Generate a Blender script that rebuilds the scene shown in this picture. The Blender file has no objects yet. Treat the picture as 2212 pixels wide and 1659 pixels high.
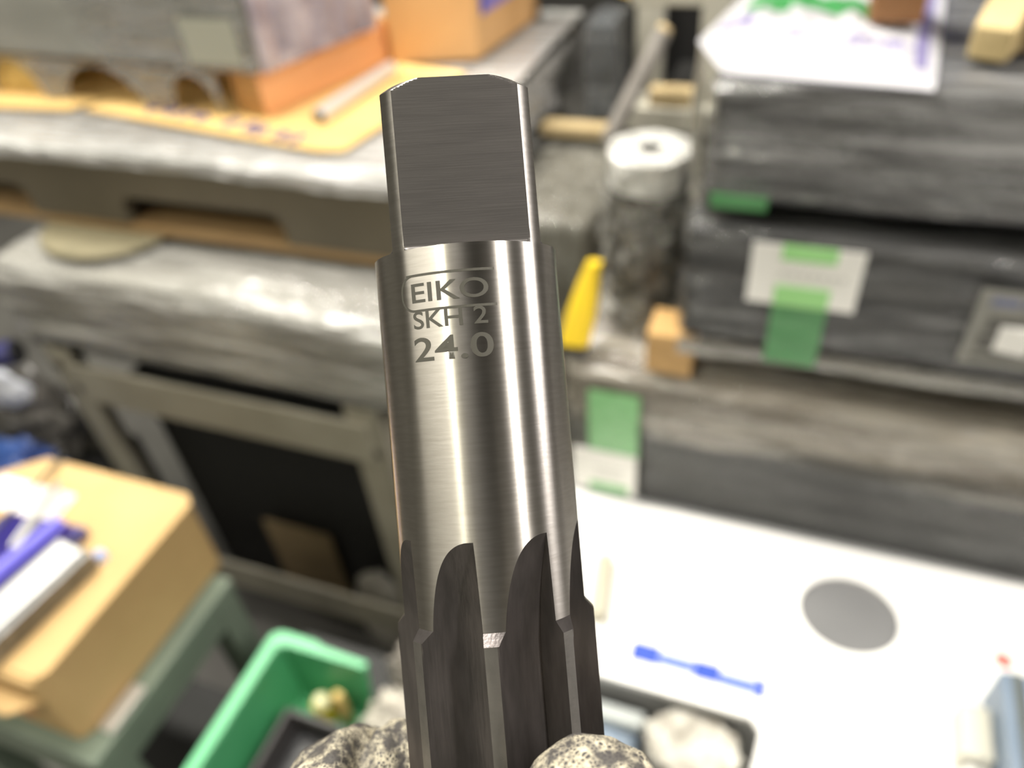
import bpy, bmesh, math, random
from mathutils import Vector, Matrix, noise

random.seed(7)
sc = bpy.context.scene
col = sc.collection
V = Vector

# ------------------------------------------------------------------ camera
CAM = Matrix(((0.937460, -0.166586, 0.305437, 0.0),
              (0.339139, 0.635463, -0.693684, 0.0),
              (-0.078536, 0.753889, 0.652292, 1.55),
              (0.0, 0.0, 0.0, 1.0)))
cd = bpy.data.cameras.new('camera')
cam = bpy.data.objects.new('camera', cd); col.objects.link(cam)
cam.matrix_world = CAM
cd.sensor_width = 36.0
cd.lens = 1661.0 / 2212.0 * 36.0
cd.clip_start = 0.01
cd.dof.use_dof = True
cd.dof.focus_distance = 0.0855
cd.dof.aperture_fstop = 15.0
sc.camera = cam

# ------------------------------------------------------------------ world, lamps, exposure
w = bpy.data.worlds.new('world'); sc.world = w; w.use_nodes = True
w.node_tree.nodes['Background'].inputs[0].default_value = (0.9, 0.93, 1.0, 1)
w.node_tree.nodes['Background'].inputs[1].default_value = 0.12
sc.view_settings.view_transform = 'Standard'
sc.view_settings.look = 'None'
sc.view_settings.exposure = 0.0
sc.view_settings.gamma = 1.0
sc.cycles.use_denoising = True
sc.cycles.max_bounces = 8
sc.cycles.sample_clamp_indirect = 6.0

def lamp(name, loc, sx, sy, rz, power, color=(1, 0.96, 0.88)):
    d = bpy.data.lights.new(name, 'AREA'); d.shape = 'RECTANGLE'
    d.size = sx; d.size_y = sy; d.energy = power; d.color = color
    o = bpy.data.objects.new(name, d); col.objects.link(o)
    o.location = loc; o.rotation_euler = (0, 0, math.radians(rz))
    return o
lamp('overhead_light', (2.2, 0.13, 3.3), 2.2, 0.19, -30, 122, (1, 0.95, 0.88))
lamp('overhead_light', (-0.57, -1.1, 3.3), 0.016, 1.4, 0, 15, (1, 0.98, 0.76))
lamp('overhead_light', (-2.4, -1.55, 3.3), 4.0, 0.7, 0, 56, (1, 0.96, 0.84))  # added wash light, gives the steel its broad beige band on the left
lamp('overhead_light', (-0.85, 0.75, 3.3), 0.9, 0.5, 0, 72)
lamp('overhead_light', (-1.8, 1.4, 3.3), 1.3, 0.3, 0, 105, (1, 0.97, 0.86))
# added area light on the right-hand wall for the bright stripe on the steel
d = bpy.data.lights.new('right_stripe_light', 'AREA'); d.shape = 'RECTANGLE'; d.size = 2.2; d.size_y = 1.5; d.energy = 125; d.color = (1.0, 0.95, 0.92)
o = bpy.data.objects.new('right_stripe_light', d); col.objects.link(o); o.location = (5.9, 3.3, 2.5); o.rotation_euler = (math.radians(90), 0, math.radians(90))

# ------------------------------------------------------------------ materials
MATS = {}
def mat(name, base, rough=0.5, metal=0.0, spec=0.5, base2=None, nscale=(8, 8, 8), lo=0.35, hi=0.65,
        bump=0.0, bscale=(60, 60, 60), coat=0.0, alpha=None, aniso=0.0, detail=4.0, bdist=0.01, rough2=None, bdet=4.0):
    if name in MATS: return MATS[name]
    m = bpy.data.materials.new(name); m.use_nodes = True
    nt = m.node_tree; N = nt.nodes; L = nt.links
    p = N['Principled BSDF']; out = N['Material Output']
    p.inputs['Base Color'].default_value = (*base, 1)
    p.inputs['Roughness'].default_value = rough
    p.inputs['Metallic'].default_value = metal
    p.inputs['Specular IOR Level'].default_value = spec
    p.inputs['Coat Weight'].default_value = coat
    p.inputs['Coat Roughness'].default_value = 0.03
    tc = N.new('ShaderNodeTexCoord')
    def ntex(scale, det=detail):
        mp = N.new('ShaderNodeMapping'); mp.inputs['Scale'].default_value = scale
        L.new(tc.outputs['Object'], mp.inputs['Vector'])
        t = N.new('ShaderNodeTexNoise'); t.inputs['Scale'].default_value = 1.0
        t.inputs['Detail'].default_value = det
        L.new(mp.outputs[0], t.inputs['Vector'])
        return t
    if base2 is not None:
        t = ntex(nscale); r = N.new('ShaderNodeValToRGB')
        r.color_ramp.elements[0].position = lo; r.color_ramp.elements[0].color = (*base, 1)
        r.color_ramp.elements[1].position = hi; r.color_ramp.elements[1].color = (*base2, 1)
        L.new(t.outputs['Fac'], r.inputs[0]); L.new(r.outputs[0], p.inputs['Base Color'])
        if rough2 is not None:
            mr = N.new('ShaderNodeMapRange')
            mr.inputs['From Min'].default_value = lo; mr.inputs['From Max'].default_value = hi
            mr.inputs['To Min'].default_value = rough; mr.inputs['To Max'].default_value = rough2
            L.new(t.outputs['Fac'], mr.inputs['Value']); L.new(mr.outputs[0], p.inputs['Roughness'])
    if bump > 0:
        t = ntex(bscale, bdet); b = N.new('ShaderNodeBump')
        b.inputs['Strength'].default_value = bump; b.inputs['Distance'].default_value = bdist
        L.new(t.outputs['Fac'], b.inputs['Height']); L.new(b.outputs[0], p.inputs['Normal'])
        if coat > 0: L.new(b.outputs[0], p.inputs['Coat Normal'])
    if aniso > 0:
        p.inputs['Anisotropic'].default_value = aniso; p.inputs['Anisotropic Rotation'].default_value = 0.25
        tg = N.new('ShaderNodeTangent'); tg.direction_type = 'RADIAL'; tg.axis = 'Z'
        L.new(tg.outputs[0], p.inputs['Tangent'])
    if alpha is not None:      # see-through stretch film: clear between the milky folds
        t = ntex(alpha[2], 5.0)
        mr = N.new('ShaderNodeMapRange')
        mr.inputs['From Min'].default_value = 0.35; mr.inputs['From Max'].default_value = 0.68
        mr.inputs['To Min'].default_value = alpha[0]; mr.inputs['To Max'].default_value = alpha[1]
        tr = N.new('ShaderNodeBsdfTransparent'); mx = N.new('ShaderNodeMixShader')
        L.new(t.outputs['Fac'], mr.inputs['Value']); L.new(mr.outputs[0], mx.inputs[0])
        L.new(tr.outputs[0], mx.inputs[1]); L.new(p.outputs[0], mx.inputs[2]); L.new(mx.outputs[0], out.inputs[0])
    MATS[name] = m
    return m

def film(name, tint, a0, a1, rough=0.22, sx=(5, 40, 40), bump=1.0, bs=(14, 90, 90), tint2=None):
    return mat(name, tint, rough, spec=0.7, base2=tint2, nscale=(4, 24, 24), bump=bump, bscale=bs, bdist=0.012, alpha=(a0, a1, sx), coat=1.0, bdet=1.0)

concrete = mat('concrete', (0.07, 0.066, 0.06), 0.7, base2=(0.11, 0.105, 0.095), nscale=(3, 3, 3), bump=0.2)
wallpaint = mat('wall_paint', (0.26, 0.255, 0.23), 0.7, base2=(0.30, 0.295, 0.27), nscale=(2, 2, 2))
ceilpaint = mat('ceiling_sheet', (0.15, 0.15, 0.14), 0.7)
dark_panel_m = mat('dark_panel_paint', (0.05, 0.05, 0.045), 0.6)
white_board_m = mat('white_board', (0.90, 0.89, 0.86), 0.45, base2=(0.93, 0.92, 0.90), nscale=(6, 6, 6))
white_box_m = mat('white_carton', (0.90, 0.89, 0.86), 0.5)
grey_steel = mat('grey_sheet_steel', (0.30, 0.30, 0.30), 0.5, base2=(0.36, 0.36, 0.36), nscale=(9, 9, 9))
bench_paint = mat('bench_paint', (0.30, 0.275, 0.215), 0.5, base2=(0.35, 0.325, 0.26), nscale=(12, 12, 12))
bolt_m = mat('bolt_steel', (0.12, 0.11, 0.09), 0.5, metal=0.6)
cart_paint = mat('cart_paint', (0.16, 0.20, 0.155), 0.5, base2=(0.19, 0.235, 0.18), nscale=(10, 10, 10))
rack_paint = mat('rack_paint', (0.44, 0.42, 0.35), 0.55, base2=(0.5, 0.48, 0.41), nscale=(8, 8, 8))
dark_m = mat('dark_steel_and_shade', (0.013, 0.0125, 0.012), 0.6)  # deepened so the block under the workbench reads as shade
black_board = mat('black_board', (0.035, 0.035, 0.035), 0.5, base2=(0.07, 0.068, 0.065), nscale=(2.5, 22, 40), bump=0.3, bscale=(8, 60, 60))
grey_load = mat('grey_board', (0.16, 0.15, 0.13), 0.6, base2=(0.26, 0.25, 0.22), nscale=(3, 20, 20))
block_load = mat('grey_steel_plate', (0.27, 0.27, 0.245), 0.5, base2=(0.36, 0.355, 0.33), nscale=(4, 4, 18))
brown_load = mat('brown_board', (0.13, 0.105, 0.075), 0.6, base2=(0.24, 0.2, 0.15), nscale=(3, 20, 30))
olive_m = mat('olive_fibreboard', (0.10, 0.084, 0.056), 0.7, base2=(0.13, 0.11, 0.075), nscale=(5, 5, 5))
pad_m = mat('olive_pad', (0.15, 0.13, 0.075), 0.7, base2=(0.18, 0.155, 0.09), nscale=(30, 30, 30))
cardboard = mat('cardboard', (0.52, 0.345, 0.15), 0.75, base2=(0.58, 0.39, 0.175), nscale=(10, 10, 10))
sheet_card = mat('yellow_cardboard', (0.80, 0.53, 0.20), 0.75, base2=(0.86, 0.59, 0.24), nscale=(6, 14, 6))
ink_m = mat('navy_ink', (0.10, 0.09, 0.22), 0.6)
orange_card = mat('orange_cardboard', (0.66, 0.37, 0.15), 0.7, base2=(0.72, 0.42, 0.18), nscale=(8, 8, 8))
ply_side = mat('orange_plywood', (0.82, 0.42, 0.19), 0.6, base2=(0.74, 0.36, 0.15), nscale=(8, 3, 20))
ply_dark = mat('plywood_glue_line', (0.36, 0.17, 0.05), 0.6)
ply_edge = mat('plywood_ply', (0.58, 0.32, 0.11), 0.6, base2=(0.50, 0.26, 0.08), nscale=(20, 20, 60))
pale_wood = mat('pale_wood', (0.62, 0.48, 0.24), 0.6, base2=(0.46, 0.35, 0.17), nscale=(20, 30, 40))
yellow_wood = mat('yellow_wood', (0.66, 0.48, 0.17), 0.6, base2=(0.54, 0.38, 0.12), nscale=(10, 30, 30))
red_wood = mat('red_brown_wood', (0.23, 0.115, 0.05), 0.6, base2=(0.14, 0.07, 0.035), nscale=(20, 20, 18))
tan_wood = mat('tan_wood', (0.52, 0.40, 0.22), 0.6, base2=(0.45, 0.34, 0.18), nscale=(12, 12, 30))
bar_steel = mat('bright_bar_steel', (0.72, 0.71, 0.70), 0.25, metal=1.0)
grey_metal = mat('grey_milled_steel', (0.22, 0.22, 0.22), 0.38, metal=0.7, base2=(0.14, 0.14, 0.135), nscale=(30, 60, 60))
cyl_metal = mat('dark_turned_steel', (0.35, 0.34, 0.32), 0.3, metal=0.9)
green_tape = mat('green_tape', (0.20, 0.46, 0.19), 0.35, base2=(0.24, 0.52, 0.23), nscale=(60, 60, 60), bump=0.3, bscale=(20, 20, 90))
green_tape_thin = mat('green_tape_on_black', (0.085, 0.27, 0.10), 0.35, base2=(0.12, 0.33, 0.135), nscale=(20, 20, 45), bump=0.3, bscale=(20, 20, 90))
green_tape_pale = mat('green_tape_on_paper', (0.37, 0.74, 0.28), 0.4)
paper = mat('paper', (0.90, 0.88, 0.84), 0.7)
grey_paper = mat('grey_paper', (0.25, 0.245, 0.22), 0.6, base2=(0.30, 0.29, 0.26), nscale=(40, 40, 40))
print_grey = mat('grey_print', (0.11, 0.105, 0.095), 0.6)
print_faint = mat('faint_print', (0.68, 0.67, 0.64), 0.7)
print_blue = mat('blue_print', (0.025, 0.07, 0.42), 0.5)
print_blue_pale = mat('pale_blue_print', (0.13, 0.19, 0.50), 0.5)
print_dull_blue = mat('dull_blue_print', (0.17, 0.18, 0.27), 0.6)
print_red = mat('red_print', (0.85, 0.16, 0.13), 0.5)
print_pink = mat('pink_print', (0.82, 0.27, 0.36), 0.5)
print_violet = mat('violet_print', (0.26, 0.2, 0.52), 0.5)
bag_white = mat('bag_plastic_white', (0.90, 0.89, 0.93), 0.22, spec=0.6, bump=0.45, bscale=(25, 40, 25), bdist=0.006)
bag_green = mat('bag_plastic_green', (0.12, 0.50, 0.17), 0.25, spec=0.6, bump=0.7, bscale=(25, 40, 25), bdist=0.006)
bag_violet = mat('bag_plastic_violet', (0.42, 0.38, 0.66), 0.25, spec=0.6, bump=0.7, bscale=(25, 40, 25), bdist=0.006)
yellow_pl = mat('yellow_plastic', (0.86, 0.60, 0.03), 0.35, base2=(0.8, 0.55, 0.04), nscale=(20, 20, 20))
black_pl = mat('black_plastic', (0.02, 0.02, 0.022), 0.4)
blue_pl = mat('blue_plastic', (0.045, 0.03, 0.42), 0.35)
blue_edge = mat('pale_blue_plastic_edge', (0.24, 0.22, 0.75), 0.35)
steel_blue = mat('blue_grey_paint', (0.16, 0.21, 0.28), 0.4, base2=(0.2, 0.25, 0.32), nscale=(12, 12, 12))
offwhite = mat('offwhite_plastic', (0.60, 0.58, 0.50), 0.45)
green_bin = mat('green_plastic', (0.065, 0.34, 0.14), 0.4, base2=(0.08, 0.38, 0.165), nscale=(15, 15, 15))
grey_tray = mat('dark_grey_plastic', (0.06, 0.055, 0.055), 0.5)
navy = mat('navy_plastic', (0.03, 0.05, 0.17), 0.35, base2=(0.05, 0.12, 0.36), nscale=(14, 14, 14), bump=0.6, bscale=(30, 30, 30))
mauve_film = film('mauve_film', (0.62, 0.55, 0.60), 0.55, 0.95, sx=(18, 18, 4), bs=(30, 30, 8), tint2=(0.34, 0.29, 0.34))
clear_film = film('clear_film', (0.58, 0.57, 0.53), 0.15, 0.9, tint2=(0.44, 0.43, 0.40))
top_film = film('milky_film', (0.66, 0.65, 0.63), 0.62, 0.98, tint2=(0.48, 0.47, 0.45))
dark_film = film('smoky_film', (0.22, 0.22, 0.225), 0.08, 0.75, rough=0.3, tint2=(0.10, 0.10, 0.10))
brown_film = film('dusty_film', (0.52, 0.48, 0.41), 0.2, 0.95, rough=0.26, tint2=(0.33, 0.295, 0.25))
crumple_film = film('crumpled_film', (0.55, 0.54, 0.50), 0.10, 0.6, rough=0.12, sx=(35, 35, 35), bump=1.0, bs=(60, 60, 60))
rag_m = mat('grey_white_film', (0.52, 0.49, 0.44), 0.3, base2=(0.34, 0.31, 0.28), nscale=(22, 22, 22), bump=0.8, bscale=(40, 40, 40))
white_rag = mat('white_film', (0.62, 0.60, 0.54), 0.28, base2=(0.26, 0.235, 0.19), nscale=(45, 30, 5), bump=0.8, bscale=(60, 20, 20))

# ------------------------------------------------------------------ helpers
def new_bm(): return bmesh.new()

def obj(name, bm, m, parent=None, smooth=None, off=None):
    me = bpy.data.meshes.new(name)
    bmesh.ops.recalc_face_normals(bm, faces=bm.faces[:])
    if off is not None: bmesh.ops.translate(bm, verts=bm.verts[:], vec=-V(off))
    bm.to_mesh(me); bm.free()
    for x in (m if isinstance(m, (list, tuple)) else [m]): me.materials.append(x)
    if smooth is not None:
        me.polygons.foreach_set('use_smooth', [True] * len(me.polygons))
        me.set_sharp_from_angle(angle=math.radians(smooth))
    o = bpy.data.objects.new(name, me); col.objects.link(o)
    if parent is not None: o.parent = parent
    return o

class Thing:
    """An Empty at the thing's base; parts are given in world metres and stored relative to it."""
    def __init__(s, name, label, cat, loc, group=None):
        s.o = bpy.data.objects.new(name, None); col.objects.link(s.o)
        s.o.location = loc; s.off = V(loc); s.o.empty_display_size = 0.05
        s.o['label'] = label; s.o['category'] = cat
        if group: s.o['group'] = group
    def part(s, name, bm, m, parent=None, smooth=None, label=None):
        o = obj(name, bm, m, parent or s.o, smooth, s.off)
        if label: o['label'] = label
        return o

def box(bm, x0, x1, y0, y1, z0, z1, bev=0.0, rz=0.0, mi=0, seg=2):
    r = bmesh.ops.create_cube(bm, size=1.0)
    vs = r['verts']
    c = V(((x0 + x1) / 2, (y0 + y1) / 2, (z0 + z1) / 2))
    for v in vs: v.co = V((v.co.x * (x1 - x0), v.co.y * (y1 - y0), v.co.z * (z1 - z0)))
    fs = list({f for v in vs for f in v.link_faces})
    for f in fs: f.material_index = mi
    if bev > 0:
        es = list({e for v in vs for e in v.link_edges})
        r2 = bmesh.ops.bevel(bm, geom=es, offset=bev, segments=seg, profile=0.5, affect='EDGES')
        vs = list({v for v in vs if v.is_valid} | {v for f in r2['faces'] for v in f.verts})
        for v in r2['verts']:
            if v not in vs: vs.append(v)
        allv = set(vs)
        for v in list(allv):
            for f in v.link_faces:
                f.material_index = mi
                for q in f.verts: allv.add(q)
        vs = list(allv)
    M = Matrix.Rotation(rz, 3, 'Z')
    for v in vs: v.co = M @ v.co + c
    return vs

def B(x0, x1, y0, y1, z0, z1, bev=0.0, rz=0.0):
    bm = new_bm(); box(bm, x0, x1, y0, y1, z0, z1, bev, rz); return bm

def prism(bm, pts, z0, z1, bev=0.0):
    a = [bm.verts.new((x, y, z0)) for x, y in pts]; b = [bm.verts.new((x, y, z1)) for x, y in pts]
    n = len(pts); fs = [bm.faces.new(a[::-1]), bm.faces.new(b)]
    for i in range(n): fs.append(bm.faces.new((a[i], a[(i + 1) % n], b[(i + 1) % n], b[i])))
    if bev > 0:
        es = list({e for f in fs for e in f.edges})
        bmesh.ops.bevel(bm, geom=es, offset=bev, segments=2, profile=0.5, affect='EDGES')
    return bm

def P(pts, z0, z1, bev=0.0): return prism(new_bm(), pts, z0, z1, bev)

def tube(bm, p0, p1, r0, r1=None, n=20, caps=True):
    p0 = V(p0); p1 = V(p1); r1 = r0 if r1 is None else r1
    d = (p1 - p0).normalized(); u = d.orthogonal().normalized(); w_ = d.cross(u)
    A = [bm.verts.new(p0 + (u * math.cos(t) + w_ * math.sin(t)) * r0) for t in [2 * math.pi * i / n for i in range(n)]]
    C = [bm.verts.new(p1 + (u * math.cos(t) + w_ * math.sin(t)) * r1) for t in [2 * math.pi * i / n for i in range(n)]]
    for i in range(n): bm.faces.new((A[i], A[(i + 1) % n], C[(i + 1) % n], C[i]))
    if caps: bm.faces.new(A[::-1]); bm.faces.new(C)
    return bm

def lathe(bm, c, prof, n=40):
    """rings (r, z) about a vertical axis through c, closed at both ends"""
    rings = []
    for r, z in prof:
        rings.append([bm.verts.new((c[0] + r * math.cos(2 * math.pi * i / n), c[1] + r * math.sin(2 * math.pi * i / n), z)) for i in range(n)])
    for a, b in zip(rings, rings[1:]):
        for i in range(n): bm.faces.new((a[i], a[(i + 1) % n], b[(i + 1) % n], b[i]))
    bm.faces.new(rings[0][::-1]); bm.faces.new(rings[-1])
    return bm

def shell(x0, x1, y0, y1, z0, z1, r=0.012, step=0.012, amp=0.003, freq=(6, 40, 40), seed=0.0, faces='all', warp=None):
    """A cuboid wrapped in film: a gridded box with rounded edges and folds."""
    bm = new_bm()
    nx = max(2, int((x1 - x0) / step / 1.6)); ny = max(2, int((y1 - y0) / step)); nz = max(2, int((z1 - z0) / step * 1.3))
    def grid(fn, a, b):
        vs = [[bm.verts.new(fn(i / a, j / b)) for j in range(b + 1)] for i in range(a + 1)]
        for i in range(a):
            for j in range(b): bm.faces.new((vs[i][j], vs[i + 1][j], vs[i + 1][j + 1], vs[i][j + 1]))
    X = lambda t: x0 + (x1 - x0) * t
    Y = lambda t: y0 + (y1 - y0) * t
    Z = lambda t: z0 + (z1 - z0) * t
    grid(lambda a, b: (X(a), y0, Z(b)), nx, nz); grid(lambda a, b: (X(a), y1, Z(b)), nx, nz)
    grid(lambda a, b: (x0, Y(a), Z(b)), ny, nz); grid(lambda a, b: (x1, Y(a), Z(b)), ny, nz)
    grid(lambda a, b: (X(a), Y(b), z1), nx, ny)
    if faces == 'all': grid(lambda a, b: (X(a), Y(b), z0), nx, ny)
    bmesh.ops.remove_doubles(bm, verts=bm.verts[:], dist=1e-5)
    lo = V((x0 + r, y0 + r, z0 + (r if faces == 'all' else 0))); hi = V((x1 - r, y1 - r, z1 - r))
    for v in bm.verts:
        q = V([min(max(v.co[i], lo[i]), hi[i]) for i in range(3)])
        d = v.co - q
        n = d.normalized() if d.length > 1e-7 else V((0, 0, 1))
        p = q + n * r if d.length > 1e-7 else v.co
        s = V((p.x * freq[0] + seed, p.y * freq[1], p.z * freq[2]))
        f = noise.noise(s) * 0.6 + noise.noise(s * 2.3) * 0.4
        v.co = p + n * (amp * (abs(f) * 2.0))
        if warp: v.co = warp(v.co)
    return bm

def lump(c, rad, amp, freq, seed=0.0, sub=4, flat=None):
    bm = new_bm()
    bmesh.ops.create_icosphere(bm, subdivisions=sub, radius=1.0)
    for v in bm.verts:
        n = v.co.normalized()
        s = n * freq + V((seed, seed * 1.7, -seed))
        k = 1 + amp * (abs(noise.noise(s)) * 1.4 - 0.3 + 0.6 * abs(noise.noise(s * 2.4)))
        v.co = V((c[0] + n.x * rad[0] * k, c[1] + n.y * rad[1] * k, c[2] + n.z * rad[2] * k))
        if flat is not None and v.co.z < flat: v.co.z = flat
    return bm

def sheet(fn, a, b, thick=0.0006):
    """a bent sheet fn(u, v) -> point, given a little thickness"""
    bm = new_bm()
    vs = [[bm.verts.new(fn(i / a, j / b)) for j in range(b + 1)] for i in range(a + 1)]
    fs = [bm.faces.new((vs[i][j], vs[i + 1][j], vs[i + 1][j + 1], vs[i][j + 1])) for i in range(a) for j in range(b)]
    bmesh.ops.recalc_face_normals(bm, faces=bm.faces[:])
    bmesh.ops.solidify(bm, geom=bm.faces[:], thickness=thick)
    return bm

def structure(name, bm, m):
    o = obj(name, bm, m); o['kind'] = 'structure'; return o

# ------------------------------------------------------------------ the hall
structure('floor', B(-6, 6, -2.35, 7, -0.1, 0.0), concrete)
structure('ceiling', B(-6, 6, -2.35, 7, 3.7, 3.8), ceilpaint)
structure('wall_back', B(-6, 6, 7, 7.15, 0, 3.7), wallpaint)
structure('wall_front', B(-6, 6, -2.35, -2.2, 0, 3.7), wallpaint)
structure('added_dark_panel', B(0.35, 2.1, -2.2, -2.17, 0, 3.6), dark_panel_m)  # unseen dark panel added to give the reamer its dark reflected band
structure('wall_left', B(-6.15, -6, -2.35, 7, 0, 3.7), wallpaint)
structure('wall_right', B(6, 6.15, -2.35, 7, 0, 3.7), wallpaint)
structure('added_window', B(5.95, 5.999, 2.1, 4.5, 1.65, 3.35), mat('added_window_frame', (0.5, 0.5, 0.48), 0.4))  # unseen panel added behind the stripe light

# ------------------------------------------------------------------ left workbench
t = Thing('workbench', 'grey-beige angle-steel workbench carrying the film-wrapped pallets', 'workbench', (-0.87, 1.1, 0))
LEGX = ((-1.215, -1.155), (-0.60, -0.54))
for (a, b) in LEGX:
    for y0, y1 in ((0.708, 0.714), (1.5, 1.506)):
        bm = new_bm(); box(bm, a, b, y0, y1, 0.0, 0.775, 0.002)
        sx = a if a < -1 else b - 0.006
        box(bm, sx, sx + 0.006, y0, y0 + 0.06 if y0 < 1 else y1, 0.0, 0.775, 0.002) if y0 < 1 else box(bm, sx, sx + 0.006, y0 - 0.055, y1, 0.0, 0.775, 0.002)
        lg = t.part('leg', bm, bench_paint)
        if y0 < 1:
            xm = (a + b) / 2
            for dx, z in ((0.012, 0.685), (-0.013, 0.735)):
                bm = tube(new_bm(), (xm + dx, y0 - 0.006, z), (xm + dx, y0 + 0.001, z), 0.009, n=6)
                t.part('bolt', bm, bolt_m, lg)
t.part('front_rail', B(-1.16, -0.56, 0.700, 0.7085, 0.662, 0.748, 0.002), bench_paint)
t.part('lower_rail', B(-1.16, -0.56, 0.700, 0.7085, 0.135, 0.222, 0.002), bench_paint)
t.part('rear_rail', B(-1.16, -0.56, 1.494, 1.5005, 0.662, 0.748, 0.002), bench_paint)
t.part('side_rail', B(-0.546, -0.538, 0.71, 1.5, 0.662, 0.748, 0.002), bench_paint)
t.part('bench_top', B(-1.25, -0.50, 0.72, 1.52, 0.768, 0.788, 0.003), dark_m)

t = Thing('dark_block', 'added black block standing in for the shade under the workbench', 'crate', (-0.87, 1.1, 0))
t.part('body', B(-1.15, -0.62, 0.80, 1.45, 0.0, 0.64, 0.004), dark_m)  # near-black box added where there is only shade under the bench
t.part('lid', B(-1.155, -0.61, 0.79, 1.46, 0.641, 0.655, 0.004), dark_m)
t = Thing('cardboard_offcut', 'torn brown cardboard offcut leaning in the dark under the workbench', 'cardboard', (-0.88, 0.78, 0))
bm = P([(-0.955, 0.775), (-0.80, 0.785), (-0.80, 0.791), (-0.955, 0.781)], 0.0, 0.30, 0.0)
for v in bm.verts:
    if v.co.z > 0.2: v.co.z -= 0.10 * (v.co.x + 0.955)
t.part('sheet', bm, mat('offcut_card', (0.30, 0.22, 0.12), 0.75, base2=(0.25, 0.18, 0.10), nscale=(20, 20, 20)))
t = Thing('grey_rag', 'grey crumpled rag behind the lower bench rail by the right leg', 'rag', (-0.69, 0.755, 0.0))
t.part('cloth', lump((-0.69, 0.755, 0.10), (0.06, 0.03, 0.14), 0.2, 1.8, 3.0, 4, 0.0), rag_m, smooth=50)

# lower bundle under film
t = Thing('film_wrapped_bundle', 'long grey bundle under shiny clear stretch film lying on the workbench top', 'bundle', (-0.85, 1.0, 0.788))
t.part('boards', B(-1.235, -0.475, 0.712, 1.5, 0.789, 0.943, 0.006), grey_load)
def wl(p):
    if p.y < 0.716 and p.z < 0.84: p.z -= 0.012 * max(0, (p.x + 1.0))
    return p
t.part('stretch_film', shell(-1.245, -0.465, 0.697, 1.51, 0.7905, 0.948, 0.028, 0.011, 0.0055, (3.2, 18, 22), 1.0, warp=wl), clear_film, smooth=60)

# olive pad on it
t = Thing('round_pad', 'flat olive round pad poking out from under the notched pallet', 'pad', (-1.07, 0.83, 0.97))
bm = lathe(new_bm(), (0, 0), [(0.0, 0), (0.118, 0.0), (0.122, 0.004), (0.118, 0.010), (0.0, 0.010)][1:4], 48)
for v in bm.verts: v.co = V((-1.07 + v.co.x, 0.832 + v.co.y * 0.8, 0.9575 + v.co.z * 0.6))
t.part('disc', bm, pad_m, smooth=40)

# notched pallet
t = Thing('notched_pallet', 'olive pallet with rounded fork notches and a milky film top', 'pallet', (-0.95, 1.2, 0.97))
def front_profile():
    pts = [(-1.50, 0.981)]
    def notch(x0, x1, zt, r=0.025):
        q = [(x0, 0.981)]
        for k in range(7):
            a = math.pi - k * math.pi / 12
            q.append((x0 + r + r * math.cos(a), zt - r + r * math.sin(a)))
        for k in range(7):
            a = math.pi / 2 - k * math.pi / 12
            q.append((x1 - r + r * math.cos(a), zt - r + r * math.sin(a)))
        q.append((x1, 0.981)); return q
    pts += notch(-1.42, -1.205, 1.030)
    pts += notch(-1.005, -0.70, 1.030)
    pts += [(-0.47, 0.981), (-0.47, 1.088), (-1.50, 1.088)]
    return pts
for y0, y1 in ((0.82, 0.845), (1.18, 1.205), (1.53, 1.555)):
    bm = new_bm(); pr = front_profile()
    a = [bm.verts.new((x, y0, z)) for x, z in pr]; b = [bm.verts.new((x, y1, z)) for x, z in pr]; n = len(pr)
    bm.faces.new(a); bm.faces.new(b[::-1])
    for i in range(n): bm.faces.new((a[i], b[i], b[(i + 1) % n], a[(i + 1) % n]))
    t.part('stringer', bm, olive_m)
for y0, y1 in ((0.824, 0.92), (1.14, 1.24), (1.45, 1.55)):
    t.part('bottom_board', B(-1.49, -0.475, y0, y1, 0.963, 0.980, 0.001), mat('pallet_wood', (0.40, 0.26, 0.12), 0.65, base2=(0.32, 0.20, 0.09), nscale=(6, 30, 30)))
for k, x in ():
    t.part('bottom_board', B(x, x + (0.22, 0.20, 0.19)[k], 0.846, 1.53, 0.9665, 0.984, 0.001), tan_wood)
t.part('deck', B(-1.50, -0.47, 0.82, 1.555, 1.088, 1.100, 0.003), olive_m)
def skirt(u, v):
    x = -1.52 + u * 1.07
    a = v
    if a < 0.35:
        z = 1.084 + 0.024 * (a / 0.35) - 0.03 * max(0, x + 0.75) + 0.006 * noise.noise((x * 9, 0, 2)) * (1 - a); y = 0.8165 - 0.004 * abs(noise.noise((x * 20, a * 9, 0)))
        if a > 0.22: y += 0.012 * ((a - 0.22) / 0.13) ** 2
    else:
        k = (a - 0.35) / 0.65
        z = 1.1075 + 0.003 * abs(noise.noise((x * 7, k * 30, 5))); y = 0.829 + 0.73 * k
    return (x, y, z)
t.part('stretch_film', sheet(skirt, 110, 60, 0.0008), top_film, smooth=60)
def side_film(u, v):
    y = 0.83 + 0.72 * u
    z = 1.108 - 0.09 * v - 0.02 * v * math.sin(y * 5)
    x = -0.452 + 0.012 * v + 0.010 * noise.noise((y * 14, v * 3, 1.2)) + 0.03 * u * (1 - v)
    return (x, y, z)
t.part('hanging_film', sheet(side_film, 60, 14, 0.0008), top_film, smooth=60)

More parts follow.
